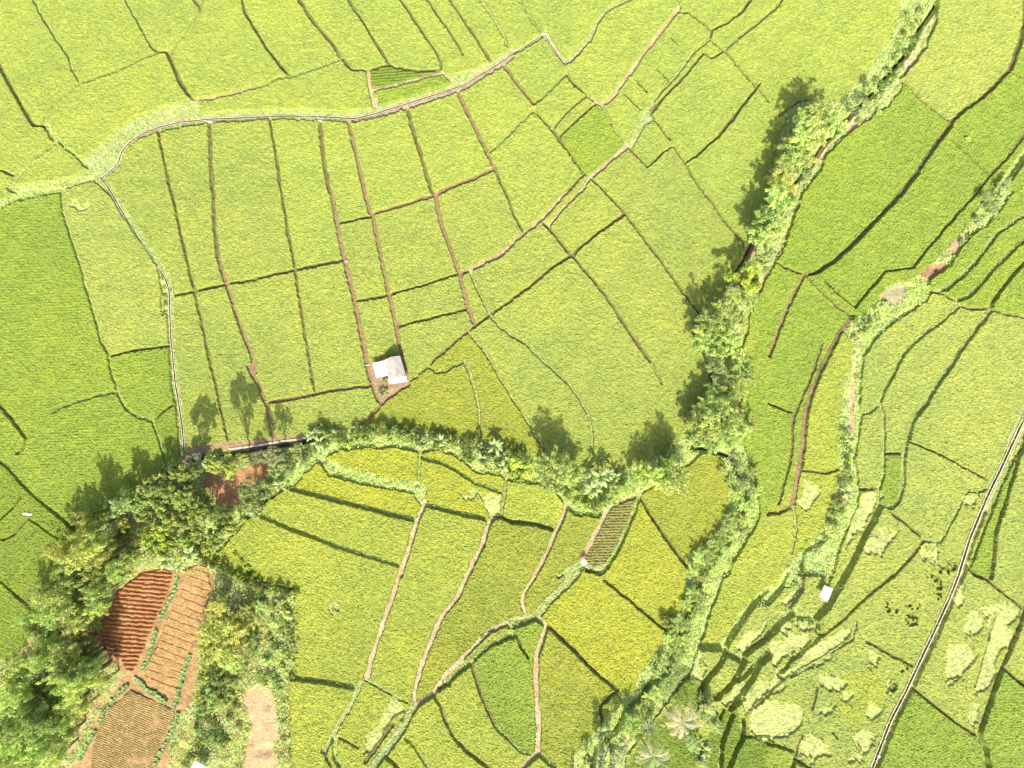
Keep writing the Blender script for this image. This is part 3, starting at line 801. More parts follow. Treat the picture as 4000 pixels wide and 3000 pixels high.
# ---------------------------------------------------------------- ploughed vegetable plots
M_soil=mat('tilled_soil',attr='col',rough=.95,nscale=4,namt=.3,bump=.5)
def ploughed(sh,t,ang,spacing,amp,col,green,base=.12,sharp=1.0,seed=0):
    p=pts(sh,t); xs=[a[0] for a in p]; ys=[a[1] for a in p]; st=.9
    X,Y=np.meshgrid(np.arange(min(xs)-3,max(xs)+3,st),np.arange(min(ys)-3,max(ys)+3,st),indexing='ij')
    wx=X+(vnoise(X,Y,8,50+seed)-.5)*3; wy=Y+(vnoise(X,Y,8,60+seed)-.5)*3
    d=polysd(wx,wy,p)
    ph=(wx*math.sin(ang)+wy*math.cos(ang)+(vnoise(X,Y,30,70+seed)-.5)*2)/spacing
    s=.5+.5*np.sin(ph*2*math.pi); prof=s**sharp if sharp<1 else sst(s*1.3)
    if sharp>1: prof=1-((1-s)**sharp)*.0-(s<.16)*1.0
    r=np.random.default_rng(seed)
    z=T(X,Y)-.3+(base+.3)*sst(-d/2.5)+prof*amp*sst(-d/5)+r.normal(0,.022,X.shape)+(vnoise(X,Y,2.2,71)-.5)*.06
    c=np.array(col)*(1+r.normal(0,.10,X.shape)+(vnoise(X,Y,6,72)-.5)*.5)[...,None]
    if green:
        g=((r.random(X.shape)<green)&(s>.35))[...,None]; c=np.where(g,np.array([.26,.27,.09]),c)
    k=.1*(1-T(X,Y)/H); n,m=X.shape
    inn=d<0; cc=inn[:-1,:-1]|inn[1:,:-1]|inn[:-1,1:]|inn[1:,1:]; fi,fj=np.nonzero(cc)
    F=np.stack([fi*m+fj,fi*m+fj+1,(fi+1)*m+fj+1,(fi+1)*m+fj],1); u,iv=np.unique(F,return_inverse=True)
    V=np.stack([((X-WM/2)*k).ravel()[u],((HM/2-Y)*k).ravel()[u],z.ravel()[u]],1)
    npmesh('ploughed_field',V,iv.reshape(F.shape),M_soil,np.clip(c.reshape(-1,3)[u],.01,.9),kind='structure')
ploughed('03','1240,-40 1400,-70 1500,-40 1500,10 1470,100 1430,230 1330,430 1280,560 1190,790 1140,845 1090,820 1040,720 900,670 880,560 860,490 920,350 1000,150 1100,60',-.09,9.3,.36,(.36,.175,.08),0,sharp=.8,seed=1)
ploughed('03','650,510 720,480 860,490 870,560 760,585 650,570',-.1,9,.08,(.36,.22,.10),.1,seed=2)
ploughed('03','1590,-40 1700,-110 1800,-80 1800,0 1830,100 1750,400 1640,640 1620,750 1540,1000 1490,1010 1230,870 1300,700 1380,530 1430,400 1480,280 1530,110',-.36,17,.13,(.44,.275,.125),.16,sharp=2,seed=3)
ploughed('03','1130,980 1500,1150 1520,1190 1450,1330 1380,1500 1330,1750 780,1750 790,1500 850,1300 950,1130',-.42,4.6,.11,(.39,.265,.125),.42,seed=4)
# ---------------------------------------------------------------- vegetation
def quads_from(P0,A,B,k=None):
    """leaf quads: centre P0, half axes A (length) and B (width)"""
    n=len(P0); V=np.empty((n,4,3)); V[:,0]=P0-A; V[:,1]=P0-B*.9+A*.1; V[:,2]=P0+A; V[:,3]=P0+B*.9+A*.1
    F=np.arange(n*4).reshape(n,4); return V.reshape(-1,3),F
def unit(v): return v/np.maximum(np.linalg.norm(v,axis=-1,keepdims=True),1e-9)
def tubes(segs,sides=5):
    V=[];F=[]
    for (a,b,ra,rb) in segs:
        a=np.array(a,float); b=np.array(b,float); d=unit(b-a); u=unit(np.cross(d,[.3,.9,.2])); v=np.cross(d,u); o=len(V)
        for p,r in ((a,ra),(b,rb)):
            for k in range(sides):
                t=2*math.pi*k/sides; V.append(p+r*(u*math.cos(t)+v*math.sin(t)))
        for k in range(sides): F.append((o+k,o+(k+1)%sides,o+sides+(k+1)%sides,o+sides+k))
    return np.array(V),np.array(F)
M_leafF=mat('feathery_leaf',attr='col',rough=.6,nscale=6,namt=.15,transl=.36,objvar=.8)
M_leafB=mat('broad_leaf',attr='col',rough=.5,nscale=6,namt=.15,transl=.32,objvar=.8,spec=.3)
M_bark=mat('bark',(.20,.15,.10),rough=.9,nscale=6,namt=.4)
M_pale=mat('pale_dead_wood',(.62,.56,.48),rough=.9,nscale=6,namt=.2)
def leafcloud(r,cents,rad,n,size,asp,base,up=.6,outward=.0,cvar=.22):
    """n leaves around each centre"""
    C=np.repeat(cents,n,axis=0); R=np.repeat(rad,n)
    d=unit(r.normal(0,1,C.shape)); d[:,2]=np.where(d[:,2]<-.2,-d[:,2],d[:,2]); P=C+d*(R*r.uniform(.55,1.08,len(R)))[:,None]*np.array([1,1,.75])
    nrm=unit(d*(1-up)+np.array([0,0,up])+r.normal(0,.35,C.shape)); 
    o=C-np.array([0,0,C[:,2].mean()]); t=unit(np.cross(nrm,r.normal(0,1,C.shape))+outward*unit(o*np.array([1,1,0])+1e-6)); b=unit(np.cross(nrm,t))
    s=(size*r.uniform(.6,1.3,len(P)))[:,None]
    V,F=quads_from(P,t*s,b*s*asp)
    cc=np.repeat(r.normal(0,1,len(cents)),n)*.5+r.normal(0,1,len(P))*.6
    col=np.array(base)*(1+cvar*cc)[:,None]*np.stack([1+.10*cc,1+.0*cc,1-.15*cc],-1)
    return V,F,np.repeat(np.clip(col,.015,.8),4,axis=0)
def feather_mesh(seed,base):
    r=np.random.default_rng(seed); zc=5.2; segs=[]; C=[];D_=[];R=[]
    n=r.integers(8,12)
    for k in range(n):
        a=2*math.pi*k/n+r.uniform(-.3,.3); ln=r.uniform(1.7,3.1); top=zc+r.uniform(-.5,1.6); b0=np.array([math.cos(a)*.25,math.sin(a)*.25,.0])
        pr=b0
        for t in np.linspace(0.12,1,9):
            rr=.25+ln*t**1.7; z=top*(1-(1-t)**1.8)-1.3*max(0,t-.7)**1*2.2
            p=np.array([math.cos(a+.15*t)*rr,math.sin(a+.15*t)*rr,z]); 
            segs.append((pr,p,.07*(1.1-t),.07*(1.02-t))); pr=p
            if t>.28: C.append(p); D_.append([math.cos(a),math.sin(a),-.25]); R.append(.28+.40*(math.sin(min(1,(t-.2)/.8)*3.0)))
    for k in range(7): C.append([r.uniform(-.9,.9),r.uniform(-.9,.9),zc+r.uniform(-.8,.7)]); D_.append([*r.normal(0,1,2),.1]); R.append(.7)
    C=np.array(C);D_=np.array(D_);R=np.array(R); m=24
    Cn=np.repeat(C,m,0);Dn=np.repeat(D_,m,0);Rn=np.repeat(R,m)
    P=Cn+r.normal(0,1,Cn.shape)*Rn[:,None]*np.array([.46,.46,.34])
    t=unit(Dn+r.normal(0,.55,Cn.shape)); nr=unit(np.array([0,0,1.])+r.normal(0,.5,Cn.shape)); b=unit(np.cross(nr,t)); s=r.uniform(.15,.36,len(P))[:,None]
    V,F=quads_from(P,t*s,b*s*.42); cc=np.repeat(r.normal(0,1,len(C)),m)*.5+r.normal(0,1,len(P))*.6
    col=np.array(base)*(1+.22*cc)[:,None]*np.stack([1+.07*cc,1+0*cc,1-.1*cc],-1)
    tv,tf=tubes(segs,4)
    return (V,F,np.repeat(np.clip(col,.02,.8),4,0)),(tv,tf)
def broad_mesh(seed,base,n=27,size=.27,asp=.62,m=52,flat=.8):
    r=np.random.default_rng(seed); zc=4.0; C=[];R=[];segs=[((0,0,0),(0,0,2.4),.2,.15)]
    lob=[(r.uniform(0,6.28),r.uniform(.15,.4)) for _ in range(3)]
    for k in range(n):
        a=r.uniform(0,2*math.pi); q=math.sqrt(r.uniform(0,1)); ext=2.35*(1+sum(w*math.cos(i_*a+p) for i_,(p,w) in enumerate(lob,2))*.6)
        rr=ext*q; z=zc+2.0*flat*math.sqrt(max(0,1-q*q))+r.uniform(-.5,.35)-1.0*(k%3==0)*(1-q)*.6
        C.append((math.cos(a)*rr,math.sin(a)*rr,z)); R.append(r.uniform(.42,.80))
        if k%2==0: segs.append(((0,0,r.uniform(1.6,2.6)),C[-1],.09,.025))
    C=np.array(C);R=np.array(R); V,F,c=leafcloud(r,C,R,m,size,asp,base); return (V,F,c),tubes(segs,5)
def bush_mesh(seed,base,size=.16,m=45):
    r=np.random.default_rng(seed); C=[];R=[];segs=[]
    for k in range(15):
        a=r.uniform(0,6.28); q=r.uniform(0,1)**.6*1.15; C.append((math.cos(a)*q,math.sin(a)*q,.55+.9*(1-q/1.3)+r.uniform(-.15,.3))); R.append(r.uniform(.22,.45)); segs.append(((0,0,0),C[-1],.04,.015))
    V,F,c=leafcloud(r,np.array(C),np.array(R),m,size,.5,base); return (V,F,c),tubes(segs,4)
BASES={'feather':(.53,.66,.22),'yellowfeather':(.58,.64,.20),'broad':(.33,.43,.11),'dark':(.24,.32,.09),'blue':(.42,.53,.22),'bright':(.48,.60,.10),'grey':(.38,.42,.22)}
def put_mesh(n,V,F,material,c=None):
    o=npmesh(n,V,F,material,c); me=o.data; bpy.data.objects.remove(o); return me
VAR={}
for k in ('feather','yellowfeather'):
    VAR[k]=[]
    for s in range(5 if k=='feather' else 4):
        (V,F,c),(tv,tf)=feather_mesh(200+s+len(k),BASES[k]); VAR[k].append((put_mesh('crown',V,F,M_leafF,c),put_mesh('trunk',tv,tf,M_bark)))
for k,cnt,kw in (('broad',5,{}),('dark',3,dict(size=.17)),('blue',3,dict(size=.20)),('bright',2,dict(size=.30,asp=.75,m=34)),('grey',2,dict(size=.16,m=70))):
    VAR[k]=[]
    for s in range(cnt):
        (V,F,c),(tv,tf)=broad_mesh(300+s+ord(k[0])*10+ord(k[1]),BASES[k],**kw); VAR[k].append((put_mesh('crown',V,F,M_leafB,c),put_mesh('trunk',tv,tf,M_bark)))
for k,bk in (('bush','broad'),('bluebush','blue'),('brightbush','bright'),('featherbush','feather')):
    VAR[k]=[]
    for s in range(4):
        (V,F,c),(tv,tf)=bush_mesh(400+s+len(k)*7,BASES[bk],size=.22 if bk=='bright' else .15); VAR[k].append((put_mesh('foliage',V,F,M_leafB,c),put_mesh('stem',tv,tf,M_bark)))
# area names: nearest landmark wins
AREAS=[(1735,260,'at the upper right stream bend'),(1700,350,'below the wide bend of the stream'),(1665,440,'right of the long bright plot'),(1640,520,'above the dirt gap in the tree row'),
(1610,610,'beside the round-leaved lime tree'),(1560,700,'where the tree row bulges left'),(1545,790,'around the streamside blue-green tree'),(1540,880,'just above the junction of tree belts'),(1540,945,'at the junction of the two tree belts'),
(1600,1050,'right of the rounded olive plot'),(1590,1140,'lower right of the rounded olive plot'),(1520,1210,'below the rounded olive plot'),(1500,1300,'by the stream beside the yellowest plot'),(1450,1400,'at the bottom corner of the yellowest plot'),(1390,1530,'by the dark stream left of the coconut palms'),(1320,1620,'at the bottom edge left of the coconut palms'),(1545,1570,'right of the dry coconut palm'),
(1210,1020,'in the belt left of the big banana clump'),(1280,1060,'around the big banana clump'),(1400,1020,'in the belt right of the big banana clump'),(1050,965,'at the middle of the central shrub belt'),(820,935,'in the shrub belt below the white-roofed shed'),(690,950,'at the left end of the central shrub belt'),(600,1030,'beside the first ripe terrace'),
(485,1000,'beside the orange soil by the canal end'),(350,1050,'along the top edge of the dark grove'),(300,1130,'inside the dark grove left of centre'),(450,1130,'on the right side of the dark grove'),(370,1190,'in the grove just above the ridged soil'),(190,1150,'at the upper left tip of the wood'),(150,1230,'on the left slope of the wood'),(110,1310,'by the pale bare branches on the left'),(215,1290,'left of the ridged soil'),
(130,1430,'below the left pocket of the ridged soil'),(60,1520,'at the lower left edge'),(170,1520,'left of the lowest vegetable plot'),(90,1620,'in the bottom left corner'),(470,1330,'right of the brown vegetable strip'),(450,1430,'below right of the brown strip'),(440,1540,'beside the lowest vegetable plot'),(590,1340,'left of the big yellow plot'),
(2150,430,'in the upper right ravine'),(1830,970,'at the head of the lower right ravine'),(1800,1110,'in the lower right ravine')]
def area(x,y): return min(AREAS,key=lambda a:(a[0]-x)**2+(a[1]-y)**2)[2]
LOOK={'feather':('light green feathery tree','tree'),'yellowfeather':('yellowish feathery tree','tree'),'broad':('mid green broad-leaved tree','tree'),'dark':('dark green dense tree','tree'),'blue':('blue-green leafy tree','tree'),
'bright':('lime green round-leaved tree','tree'),'grey':('grey-green fine-leaved tree','tree'),'bush':('mid green shrub','shrub'),'bluebush':('blue-green shrub','shrub'),'brightbush':('bright green shrub','shrub'),'featherbush':('pale green feathery shrub','shrub')}
NAMES={'feather':'feathery_tree','yellowfeather':'feathery_tree','broad':'broadleaf_tree','dark':'broadleaf_tree','blue':'broadleaf_tree','bright':'broadleaf_tree','grey':'broadleaf_tree'}
def unproj(mx,my,ztop):
    """ground point under something seen at (mx,my) whose middle stands ztop above the ground"""
    z=float(T(mx,my)); k=.1*(1-(z+ztop)/H); return ((mx-WM/2)*k,(HM/2-my)*k,z)
def tree(kind,mx,my,R,h=None,label=None):
    bush=kind.endswith('bush'); base=1.35 if bush else 2.7; ht=1.5 if bush else 5.6
    s=R/10/base; h=h or ht*s*(1.0 if bush else .95)
    v=random.choice(VAR[kind]); x,y,z=unproj(mx,my,h*.75)
    e=empty('shrub' if bush else NAMES[kind],(x,y,z-.35),random.uniform(0,6.28),(s,s,h/ht))
    size='' if bush else ('small ' if R<19 else 'large ' if R>27 else 'medium ')
    ar=area(mx,my); tag(e,label or size+LOOK[kind][0]+' '+ar,LOOK[kind][1],LOOK[kind][0]+'s '+ar)
    for n,me in (('foliage' if bush else 'crown',v[0]),('stem' if bush else 'trunk',v[1])):
        o=bpy.data.objects.new(n,me); COL.objects.link(o); o.parent=e
    return e
def plant_all(kind,R,h,s):
    for q in s.split():
        a=[float(t) for t in q.split(',')]; r_=a[2] if len(a)>2 else R*random.uniform(.88,1.15)
        tree(kind,a[0],a[1],r_,(h*random.uniform(.9,1.1)*(r_/R)) if h else None)
# --- stream-side row
plant_all('feather',22,7.3,'1738,258,26 1764,238 1784,252 1759,277,25 1729,303,24 1768,297 1799,272,18 1713,338,24 1700,322 1738,340 1694,366,23 1674,428 1696,440 1660,455 1672,490 1645,480 1640,510 1631,575,19 1583,642 1620,650,18 1552,668,22 1528,695,24 1568,685 1556,712 1597,690,16 1516,722 1518,745,20 1568,738 1590,760,20 1551,768 1600,790,18 1594,815,20 1620,815,15 1543,842,19 1576,840 1600,850,14 1526,872,20 1561,875,24 1586,893,20 1508,890,18 1498,912,20 1534,910,24 1561,935 1606,925,20 1498,940,20 1581,955,18 1538,962,20')
plant_all('yellowfeather',20,7,'1676,388,19 1704,402,17 1660,520,14 1543,732,20 1528,932,22 1622,918,12 1735,325,14')
plant_all('feather',20,8,'1191,1008,27 1216,1000,20 1181,1032,24 1226,1038,18 1243,1020,17 1440,1012,22 1456,1040,26 1408,1032,20 1388,1022,16 1370,1035,14 1425,1040,20 1350,1055,12 1330,1068,13')
plant_all('yellowfeather',20,5,'1470,1028,20 1440,1048,18')
plant_all('blue',16,6,'1741,375,15 1741,352,12 1653,560,17 1665,545,10 1541,795,21 1561,800,14 1870,228,11 1885,190,12 1850,240,12 1655,585,10')
tree('bright',1604,610,34,8.5,'lime green tree with large round leaves on the stream bank')
plant_all('bright',20,3.5,'1118,1000,16 1140,1016,15 1108,1020,12')
plant_all('blue',12,3.5,'1596,1010,13 1606,1046,14 1618,1062,11 1610,1032,9')
plant_all('feather',14,3,'1593,1070,12 1628,1020,11 1631,1060,12 1605,1090,13 1580,1118,14 1600,1122,12 1622,1100,11 1581,1140,15 1606,1145,12 1558,1155,12 1584,1168,13 1556,1178,14 1531,1188,14 1508,1206,15 1530,1212,13 1501,1232,14 1551,1205,11 1545,1232,12 1570,1190,10 1520,1250,12 1560,1015,9 1575,1040,9')
plant_all('feather',14,3,'1496,1281,13 1511,1292,14 1484,1305,13 1511,1320,12 1461,1350,16 1485,1349,14 1520,1300,10 1468,1384,14 1446,1380,13 1456,1406,14 1475,1410,12 1431,1436,14 1452,1436,12 1420,1455,11 1500,1330,10 1490,1380,10')
plant_all('dark',15,4,'1452,970,15 1440,980,12 1436,995,14 1451,1350,14 1435,1340,12 1303,1600,12 1270,1640,14')
plant_all('feather',16,3.4,'1426,1494,14 1401,1506,13 1361,1562,20 1373,1584,18 1381,1535,12 1392,1520,11 1405,1540,10')
plant_all('grey',30,7,'1322,1625,32')
plant_all('blue',18,4,'1531,1525,20 1520,1545,14 1546,1569,15 1493,1599,16 1505,1615,14 1516,1646,14 1540,1550,12 1555,1580,10')
# --- central belt
plant_all('bluebush',12,3.2,'688,930,14 648,985,15 658,1000,14 610,1005,15 590,1018,14 625,1020,13 568,1045,14 558,1067,14 575,1070,12 603,1040,12 1033,958,13 980,945,9 915,948,13 1085,985,14 1065,990,12 645,965,12 1040,975,11 585,1050,12 600,990,12 560,1095,13 550,1110,12')
plant_all('bush',12,3.4,'705,938 720,945 732,948 765,940,14 780,938,12 745,955 790,950 800,935 845,930,12 860,938,11 935,948 945,958 965,950 978,955,12 1000,962 1015,958 1055,985 1045,1000 1075,1000 890,945 905,955 1095,975,12 1110,985,13 1015,990 1005,985 700,960 680,970 1130,990,12')
plant_all('featherbush',14,3.8,'823,938,17 840,948,14 848,930,13 875,938,15 890,935,12 870,955,12 1240,1060,12 1228,1075,13 1245,1085,12 1268,1095,12 1290,1100,12 1310,1085,12 1350,1040,10 1120,1040,9 1310,1070,11 1330,1085,10 955,970,10 1190,1060,12 1210,1060,12')
plant_all('brightbush',11,1.6,'1090,1012,11 1105,1022,10 1125,1028,12 1080,1020,9 1078,1008,9 755,962,8 1180,1055,8 1331,1028,9 1330,1025,8 1273,1072,8 700,925,8 942,967,8')
plant_all('bush',12,2,'1255,1060 1270,1085 1295,1090 1275,1055 1310,1050 1340,1045')
# --- grove
plant_all('broad',30,11.5,'410,1030,20 342,1045,22 372,1062,24 395,1075,25 430,1090,22 350,1090,22 322,1068,20 310,1110,18 360,1125,22 390,1118,24 420,1110,22 470,1150,20 500,1138,18 455,1178,20 330,1175,22 350,1190,20 375,1170,18 300,1085,20 420,1150,18 400,1165,18')
plant_all('yellowfeather',15,5,'272,1072,14 265,1135,13 263,1120,10')
plant_all('blue',22,12,'262,1092,20 289,1092,16 540,1055,20 545,1085,17 530,1070,14 275,1060,13 250,1110,14')
plant_all('dark',26,8,'475,1112,26 490,1125,20 450,1100,20 310,1150,18 270,1160,15 285,1190,16 440,1075,14')
plant_all('bright',22,8,'335,1150,22 352,1165,20 322,1170,17 395,1130,12 410,1100,12 360,1180,16')
plant_all('brightbush',12,2,'530,1100,10 525,1125,10 498,1185,10 510,1200,11 520,1212,11 535,1225,11 548,1240,10 560,1248,9 485,1185,9')
tree('broad',487,1000,31,17,'tall round-crowned tree above the canal end beside the orange soil'); tree('broad',398,1012,25,14,'tall broad-leaved tree just below the slab bridge'); tree('grey',592,982,20,10,'olive grey tree between the black channel and the orange soil')
tree('grey',565,985,15,9,'smaller olive grey tree left of the other above the orange soil')
# --- left wood
plant_all('yellowfeather',23,13,'188,1115,18 196,1140,20 220,1170,22 178,1163,18 140,1190,22 160,1210,22 190,1187,24 222,1200,20 205,1225,22 125,1185,15 245,1180,14 150,1170,13 235,1165,14')
plant_all('feather',24,12.5,'262,1220,18 245,1232,18 287,1205,16 150,1262,20 100,1270,19 125,1292,24 90,1296,20 112,1331,22 155,1322,22 175,1344,20 212,1281,20 215,1258,20 215,1314,18 250,1250,15 60,1335,16 112,1394,22 150,1404,22 95,1424,22 50,1431,22 137,1444,24 175,1434,22 65,1452,20 32,1469,20 150,1469,22 187,1469,20 220,1474,16 162,1494,22 37,1506,24 25,1544,22 62,1531,22 150,1526,18 175,1531,16 82,1556,24 50,1581,24 112,1569,22 137,1594,20 25,1614,24 87,1614,24 70,1644,24 120,1634,20 140,1560,16 15,1580,20 10,1640,22 50,1625,18')
plant_all('broad',22,7,'187,1280,18 180,1240,18 140,1235,16 165,1290,18 230,1240,14 95,1365,18 180,1380,18 195,1410,20 200,1440,18 110,1480,20 75,1490,18 120,1510,20 210,1345,14 130,1530,14 40,1650,16 100,1590,14')
plant_all('dark',20,6,'100,1480,22 110,1500,20 120,1370,16 60,1600,16 20,1650,16 170,1250,14')
plant_all('feather',24,14,'176,1472,25 190,1446,22 168,1440,22')
plant_all('bush',14,3.6,'428,1205,13 445,1214,13 462,1222,12 480,1230,13 498,1240,12 515,1249,13 535,1259,13 555,1268,13 578,1274,12 600,1278,12 620,1282,11 637,1282,9')
# --- right of the vegetable strip
plant_all('yellowfeather',20,6,'475,1306,20 462,1326,18 452,1349,18 487,1352,20 440,1372,17 475,1382,22 512,1366,20 440,1400,16 475,1416,20 447,1430,16 525,1395,18 500,1410,18 532,1319,15 535,1350,15 505,1335,16')
plant_all('feather',18,4,'500,1440,18 520,1425,16 545,1380,15 550,1340,15 560,1310,14 545,1410,14 525,1450,14')
plant_all('broad',18,4.5,'442,1466,16 475,1466,18 500,1475,16 462,1494,18 432,1506,15 487,1506,18 437,1531,15 470,1520,16 500,1500,14')
plant_all('bush',14,2.2,'430,1552,13 450,1560,13 425,1578,12 465,1570,12 425,1614,12 470,1599,16 480,1610,14 455,1590,12 440,1600,12 410,1640,10 400,1655,10 505,1530,12 495,1550,12 515,1570,10')
plant_all('featherbush',13,1.6,'570,1310,14 600,1300,13 620,1330,14 585,1345,13 610,1370,14 630,1395,12 580,1385,14 600,1410,14 625,1430,12 575,1430,13 610,1450,12 560,1290,13 590,1280,12 625,1290,12 610,1560,9 612,1600,9 605,1640,9 605,1520,9 600,1490,11 545,1300,12')
plant_all('featherbush',11,1.5,'636,1300,9 641,1325,8 634,1350,10 640,1385,8 637,1412,9 641,1440,7 635,1462,10 632,1490,9 628,1515,8 630,1545,9 627,1575,8 626,1600,9 624,1630,8 622,1520,9')
plant_all('bush',12,1.6,'590,1310,12 615,1315,10 605,1345,12 625,1375,12 590,1400,12 615,1410,12 580,1460,13 595,1475,12 640,1350,8 560,1460,12 570,1475,10')
# --- ravine on the right
plant_all('blue',12,3,'2159,430,12 2146,452,13 2128,425,12 2166,407,12 2176,395,10 2115,475,9')
plant_all('featherbush',12,1.6,'2105,470,10 2090,490,10 2080,520,9 1930,600,9 1905,660,11 1880,700,14 1870,712,13 1915,655,8 1900,690,8 1850,730,10 1960,600,8 1990,610,8 1835,1020,9 1825,1060,9')
plant_all('bush',11,1.6,'1830,960,10 1838,975,9 1830,990,9 1833,1010,9 1825,1080,12 1812,1092,15 1818,1105,13 1802,1112,12 1795,1130,10 1806,1132,9 1784,1162,8 1770,1180,8 1850,690,10 1870,680,10 1890,660,9 1840,1040,8 2096,510,8 1735,1235,9 1720,1265,9 1860,1310,0.1'.replace(' 1860,1310,0.1',''))
plant_all('brightbush',9,1.2,'1796,1128,8 1838,948,7 1835,1000,7 2090,300,10 1735,1190,6 1745,1170,6')
plant_all('bush',10,1.3,'1960,30,9 1972,52,10 1955,70,9 1975,85,9 1945,95,10 1960,110,9 1935,125,10 1950,140,9 1920,150,10 1935,165,9 1905,180,10 1990,20,9 1988,45,8 1905,200,9 1890,210,9 1870,210,9 1895,170,9')
plant_all('featherbush',10,1.3,'1925,180,9 1915,195,9 1895,225,9 1880,240,9 1900,240,9 1860,262,9 1830,265,10 1945,110,8 1975,65,7')
# weedy verge clumps
plant_all('bush',9,.9,'352,620,7 353,640,8 355,655,7 354,675,7 350,600,6 865,1600,6 866,1560,8 1040,1375,8 1060,1370,8')
# ---------------------------------------------------------------- banana and palm plants
M_banana=mat('banana_leaf',attr='col',rough=.4,nscale=5,namt=.12,transl=.25,spec=.4)
M_frond=mat('palm_frond',attr='col',rough=.5,nscale=5,namt=.15,transl=.15,spec=.4)
M_dryfr=mat('dry_palm_frond',attr='col',rough=.6,nscale=5,namt=.15,transl=.1)
def banana_leaf(seed,base):
    r=np.random.default_rng(seed); V=[];F=[];n=9
    ln=r.uniform(1.9,2.6)
    for i in range(n+1):
        t=i/n; x=.15+ln*t*.9; z=.9*math.sin(t*2.3)-.75*t*t; w=.33*math.sin(math.pi*min(1,t*.92+.07))**.6*(1+r.uniform(-.15,.15))
        V+= [(x,-w,z-.13+r.uniform(-.05,.05)),(x,0,z),(x,w,z-.13+r.uniform(-.05,.05))]
        if i: o=(i-1)*3; F+=[(o,o+1,o+4,o+3),(o+1,o+2,o+5,o+4)]
    V=np.array(V); c=np.array(base)*np.where(np.arange(len(V))%3==1,1.25,1)[:,None]*r.uniform(.85,1.15); return V,np.array(F),c
BL=[]
for s in range(4):
    V,F,c=banana_leaf(s,(.38,.50,.20)); BL.append(put_mesh('leaf',V,F,M_banana,c))
M_bst=mat('banana_stem',(.34,.36,.16),nscale=5); tv,tf=tubes([((0,0,0),(0,0,1.2),.16,.13),((0,0,1.2),(0,0,2.3),.13,.08)],8); BST=put_mesh('stem',tv,tf,M_bst)
def banana(mx,my,s=1,h=2.3,label=''):
    x,y,z=unproj(mx,my,h+.3); e=empty('banana_plant',(x,y,z-.1),random.uniform(0,6.28),s); tag(e,label,'banana plant','banana plants in the shrub belts')
    o=bpy.data.objects.new('stem',BST); COL.objects.link(o); o.parent=e; o.scale=(1,1,h/2.3/s)
    n=random.randint(8,11)
    for k in range(n):
        o=bpy.data.objects.new('leaf',random.choice(BL)); COL.objects.link(o); o.parent=e; o.location=(0,0,h/s-.05-.04*k)
        o.rotation_euler=(random.uniform(-.3,.3),random.uniform(-.55,.25),k*2.4+random.uniform(-.3,.3)); q=random.uniform(.75,1.1); o.scale=(q,q,q)
for a in [(1298,1030,1.25,4,'tall banana plant at the top of the big clump'),(1281,1056,1.1,3.5,'banana plant at the lower left of the big clump'),(1313,1024,.95,3.5,'banana plant at the right of the big clump'),(1272,1035,.8,3,'smaller banana plant at the left of the big clump'),(1331,1030,.7,2.4,'small bright banana plant just right of the big clump'),
 (688,955,1.0,2.6,'banana plant where the stone-edged wall meets the shrub belt'),(430,998,1.0,3,'dark banana plant beside the concrete footbridge'),(407,1198,1.2,3.5,'large pale banana plant at the foot of the grove'),(355,1213,1.1,3.2,'banana plant left of the large pale one at the foot of the grove'),(385,1222,.8,2.6,'smaller banana plant between the two at the foot of the grove'),
 (953,952,.85,2.2,'banana plant in the belt above the long ripe terrace'),(910,960,.8,2.2,'banana plant at the top of the grassy divide between ripe terraces'),(1068,962,1.1,2.8,'banana plant leaning over the plot edge mid belt'),(1040,993,.9,2.4,'banana plant on the lower side of the belt near the narrow terrace'),(1085,1008,.8,2.3,'banana plant beside the bright green shrubs mid belt'),
 (603,1050,.8,2.2,'small banana plant at the corner of the second ripe terrace'),(540,1102,.7,2.2,'small banana plant left of the sloping yellow plot'),(1839,948,.8,2.2,'pale banana plant at the foot of the ravine path'),(1831,1062,.9,2.4,'dry star-shaped banana plant in the ravine'),(1303,1584,.9,3,'dark banana plant beside the black stream pool'),
 (1526,1624,.75,2.2,'small star-shaped banana plant near the bottom by blue-green shrubs'),(670,940,.7,2,'small banana plant at the very left of the shrub belt'),(718,940,.7,2,'small banana plant in the belt below the long earth bund'),(832,858,.1,.1,'')][:-1]:
    banana(a[0],a[1],a[2],a[3],a[4])
def frond(seed,base,ln=4.0):
    r=np.random.default_rng(seed); V=[];F=[]
    def P_(t): return np.array([.15+ln*t*.93,0,1.1*math.sin(t*2.0)-1.5*t*t])
    n=26
    for i in range(n):
        t=.12+.88*i/n; p=P_(t); L_=.85*math.sin(math.pi*min(1,t*.9+.1))**.5*r.uniform(.7,1.05)
        for s in (1,-1):
            if r.random()<.12: continue
            q=p+np.array([.38*L_,s*L_*.75,-.28*L_+r.uniform(-.1,.1)]); o=len(V); V+=[p+[-.035,0,.0],p+[.045,0,0],q+[.03,0,0],q+[-.01,0,0]]; F.append((o,o+1,o+2,o+3))
    for i in range(10):
        a=P_(i/10); b=P_((i+1)/10); w=.06*(1.1-i/10); o=len(V); V+=[a+[0,-w,.02],a+[0,w,.02],b+[0,w*.9,.02],b+[0,-w*.9,.02]]; F.append((o,o+1,o+2,o+3))
    V=np.array(V); return V,np.array(F),np.tile(np.array(base)*r.uniform(.85,1.15),(len(V),1))
FR={}
for nm,base,m_ in (('green',(.26,.36,.14),M_frond),('dry',(.60,.50,.30),M_dryfr),('grey',(.42,.46,.26),M_frond)):
    FR[nm]=[put_mesh('frond',*frond(s,base)[:2],m_,frond(s,base)[2]) for s in range(3)]
M_ptr=mat('palm_trunk_bark',(.36,.31,.25),nscale=4,namt=.3)
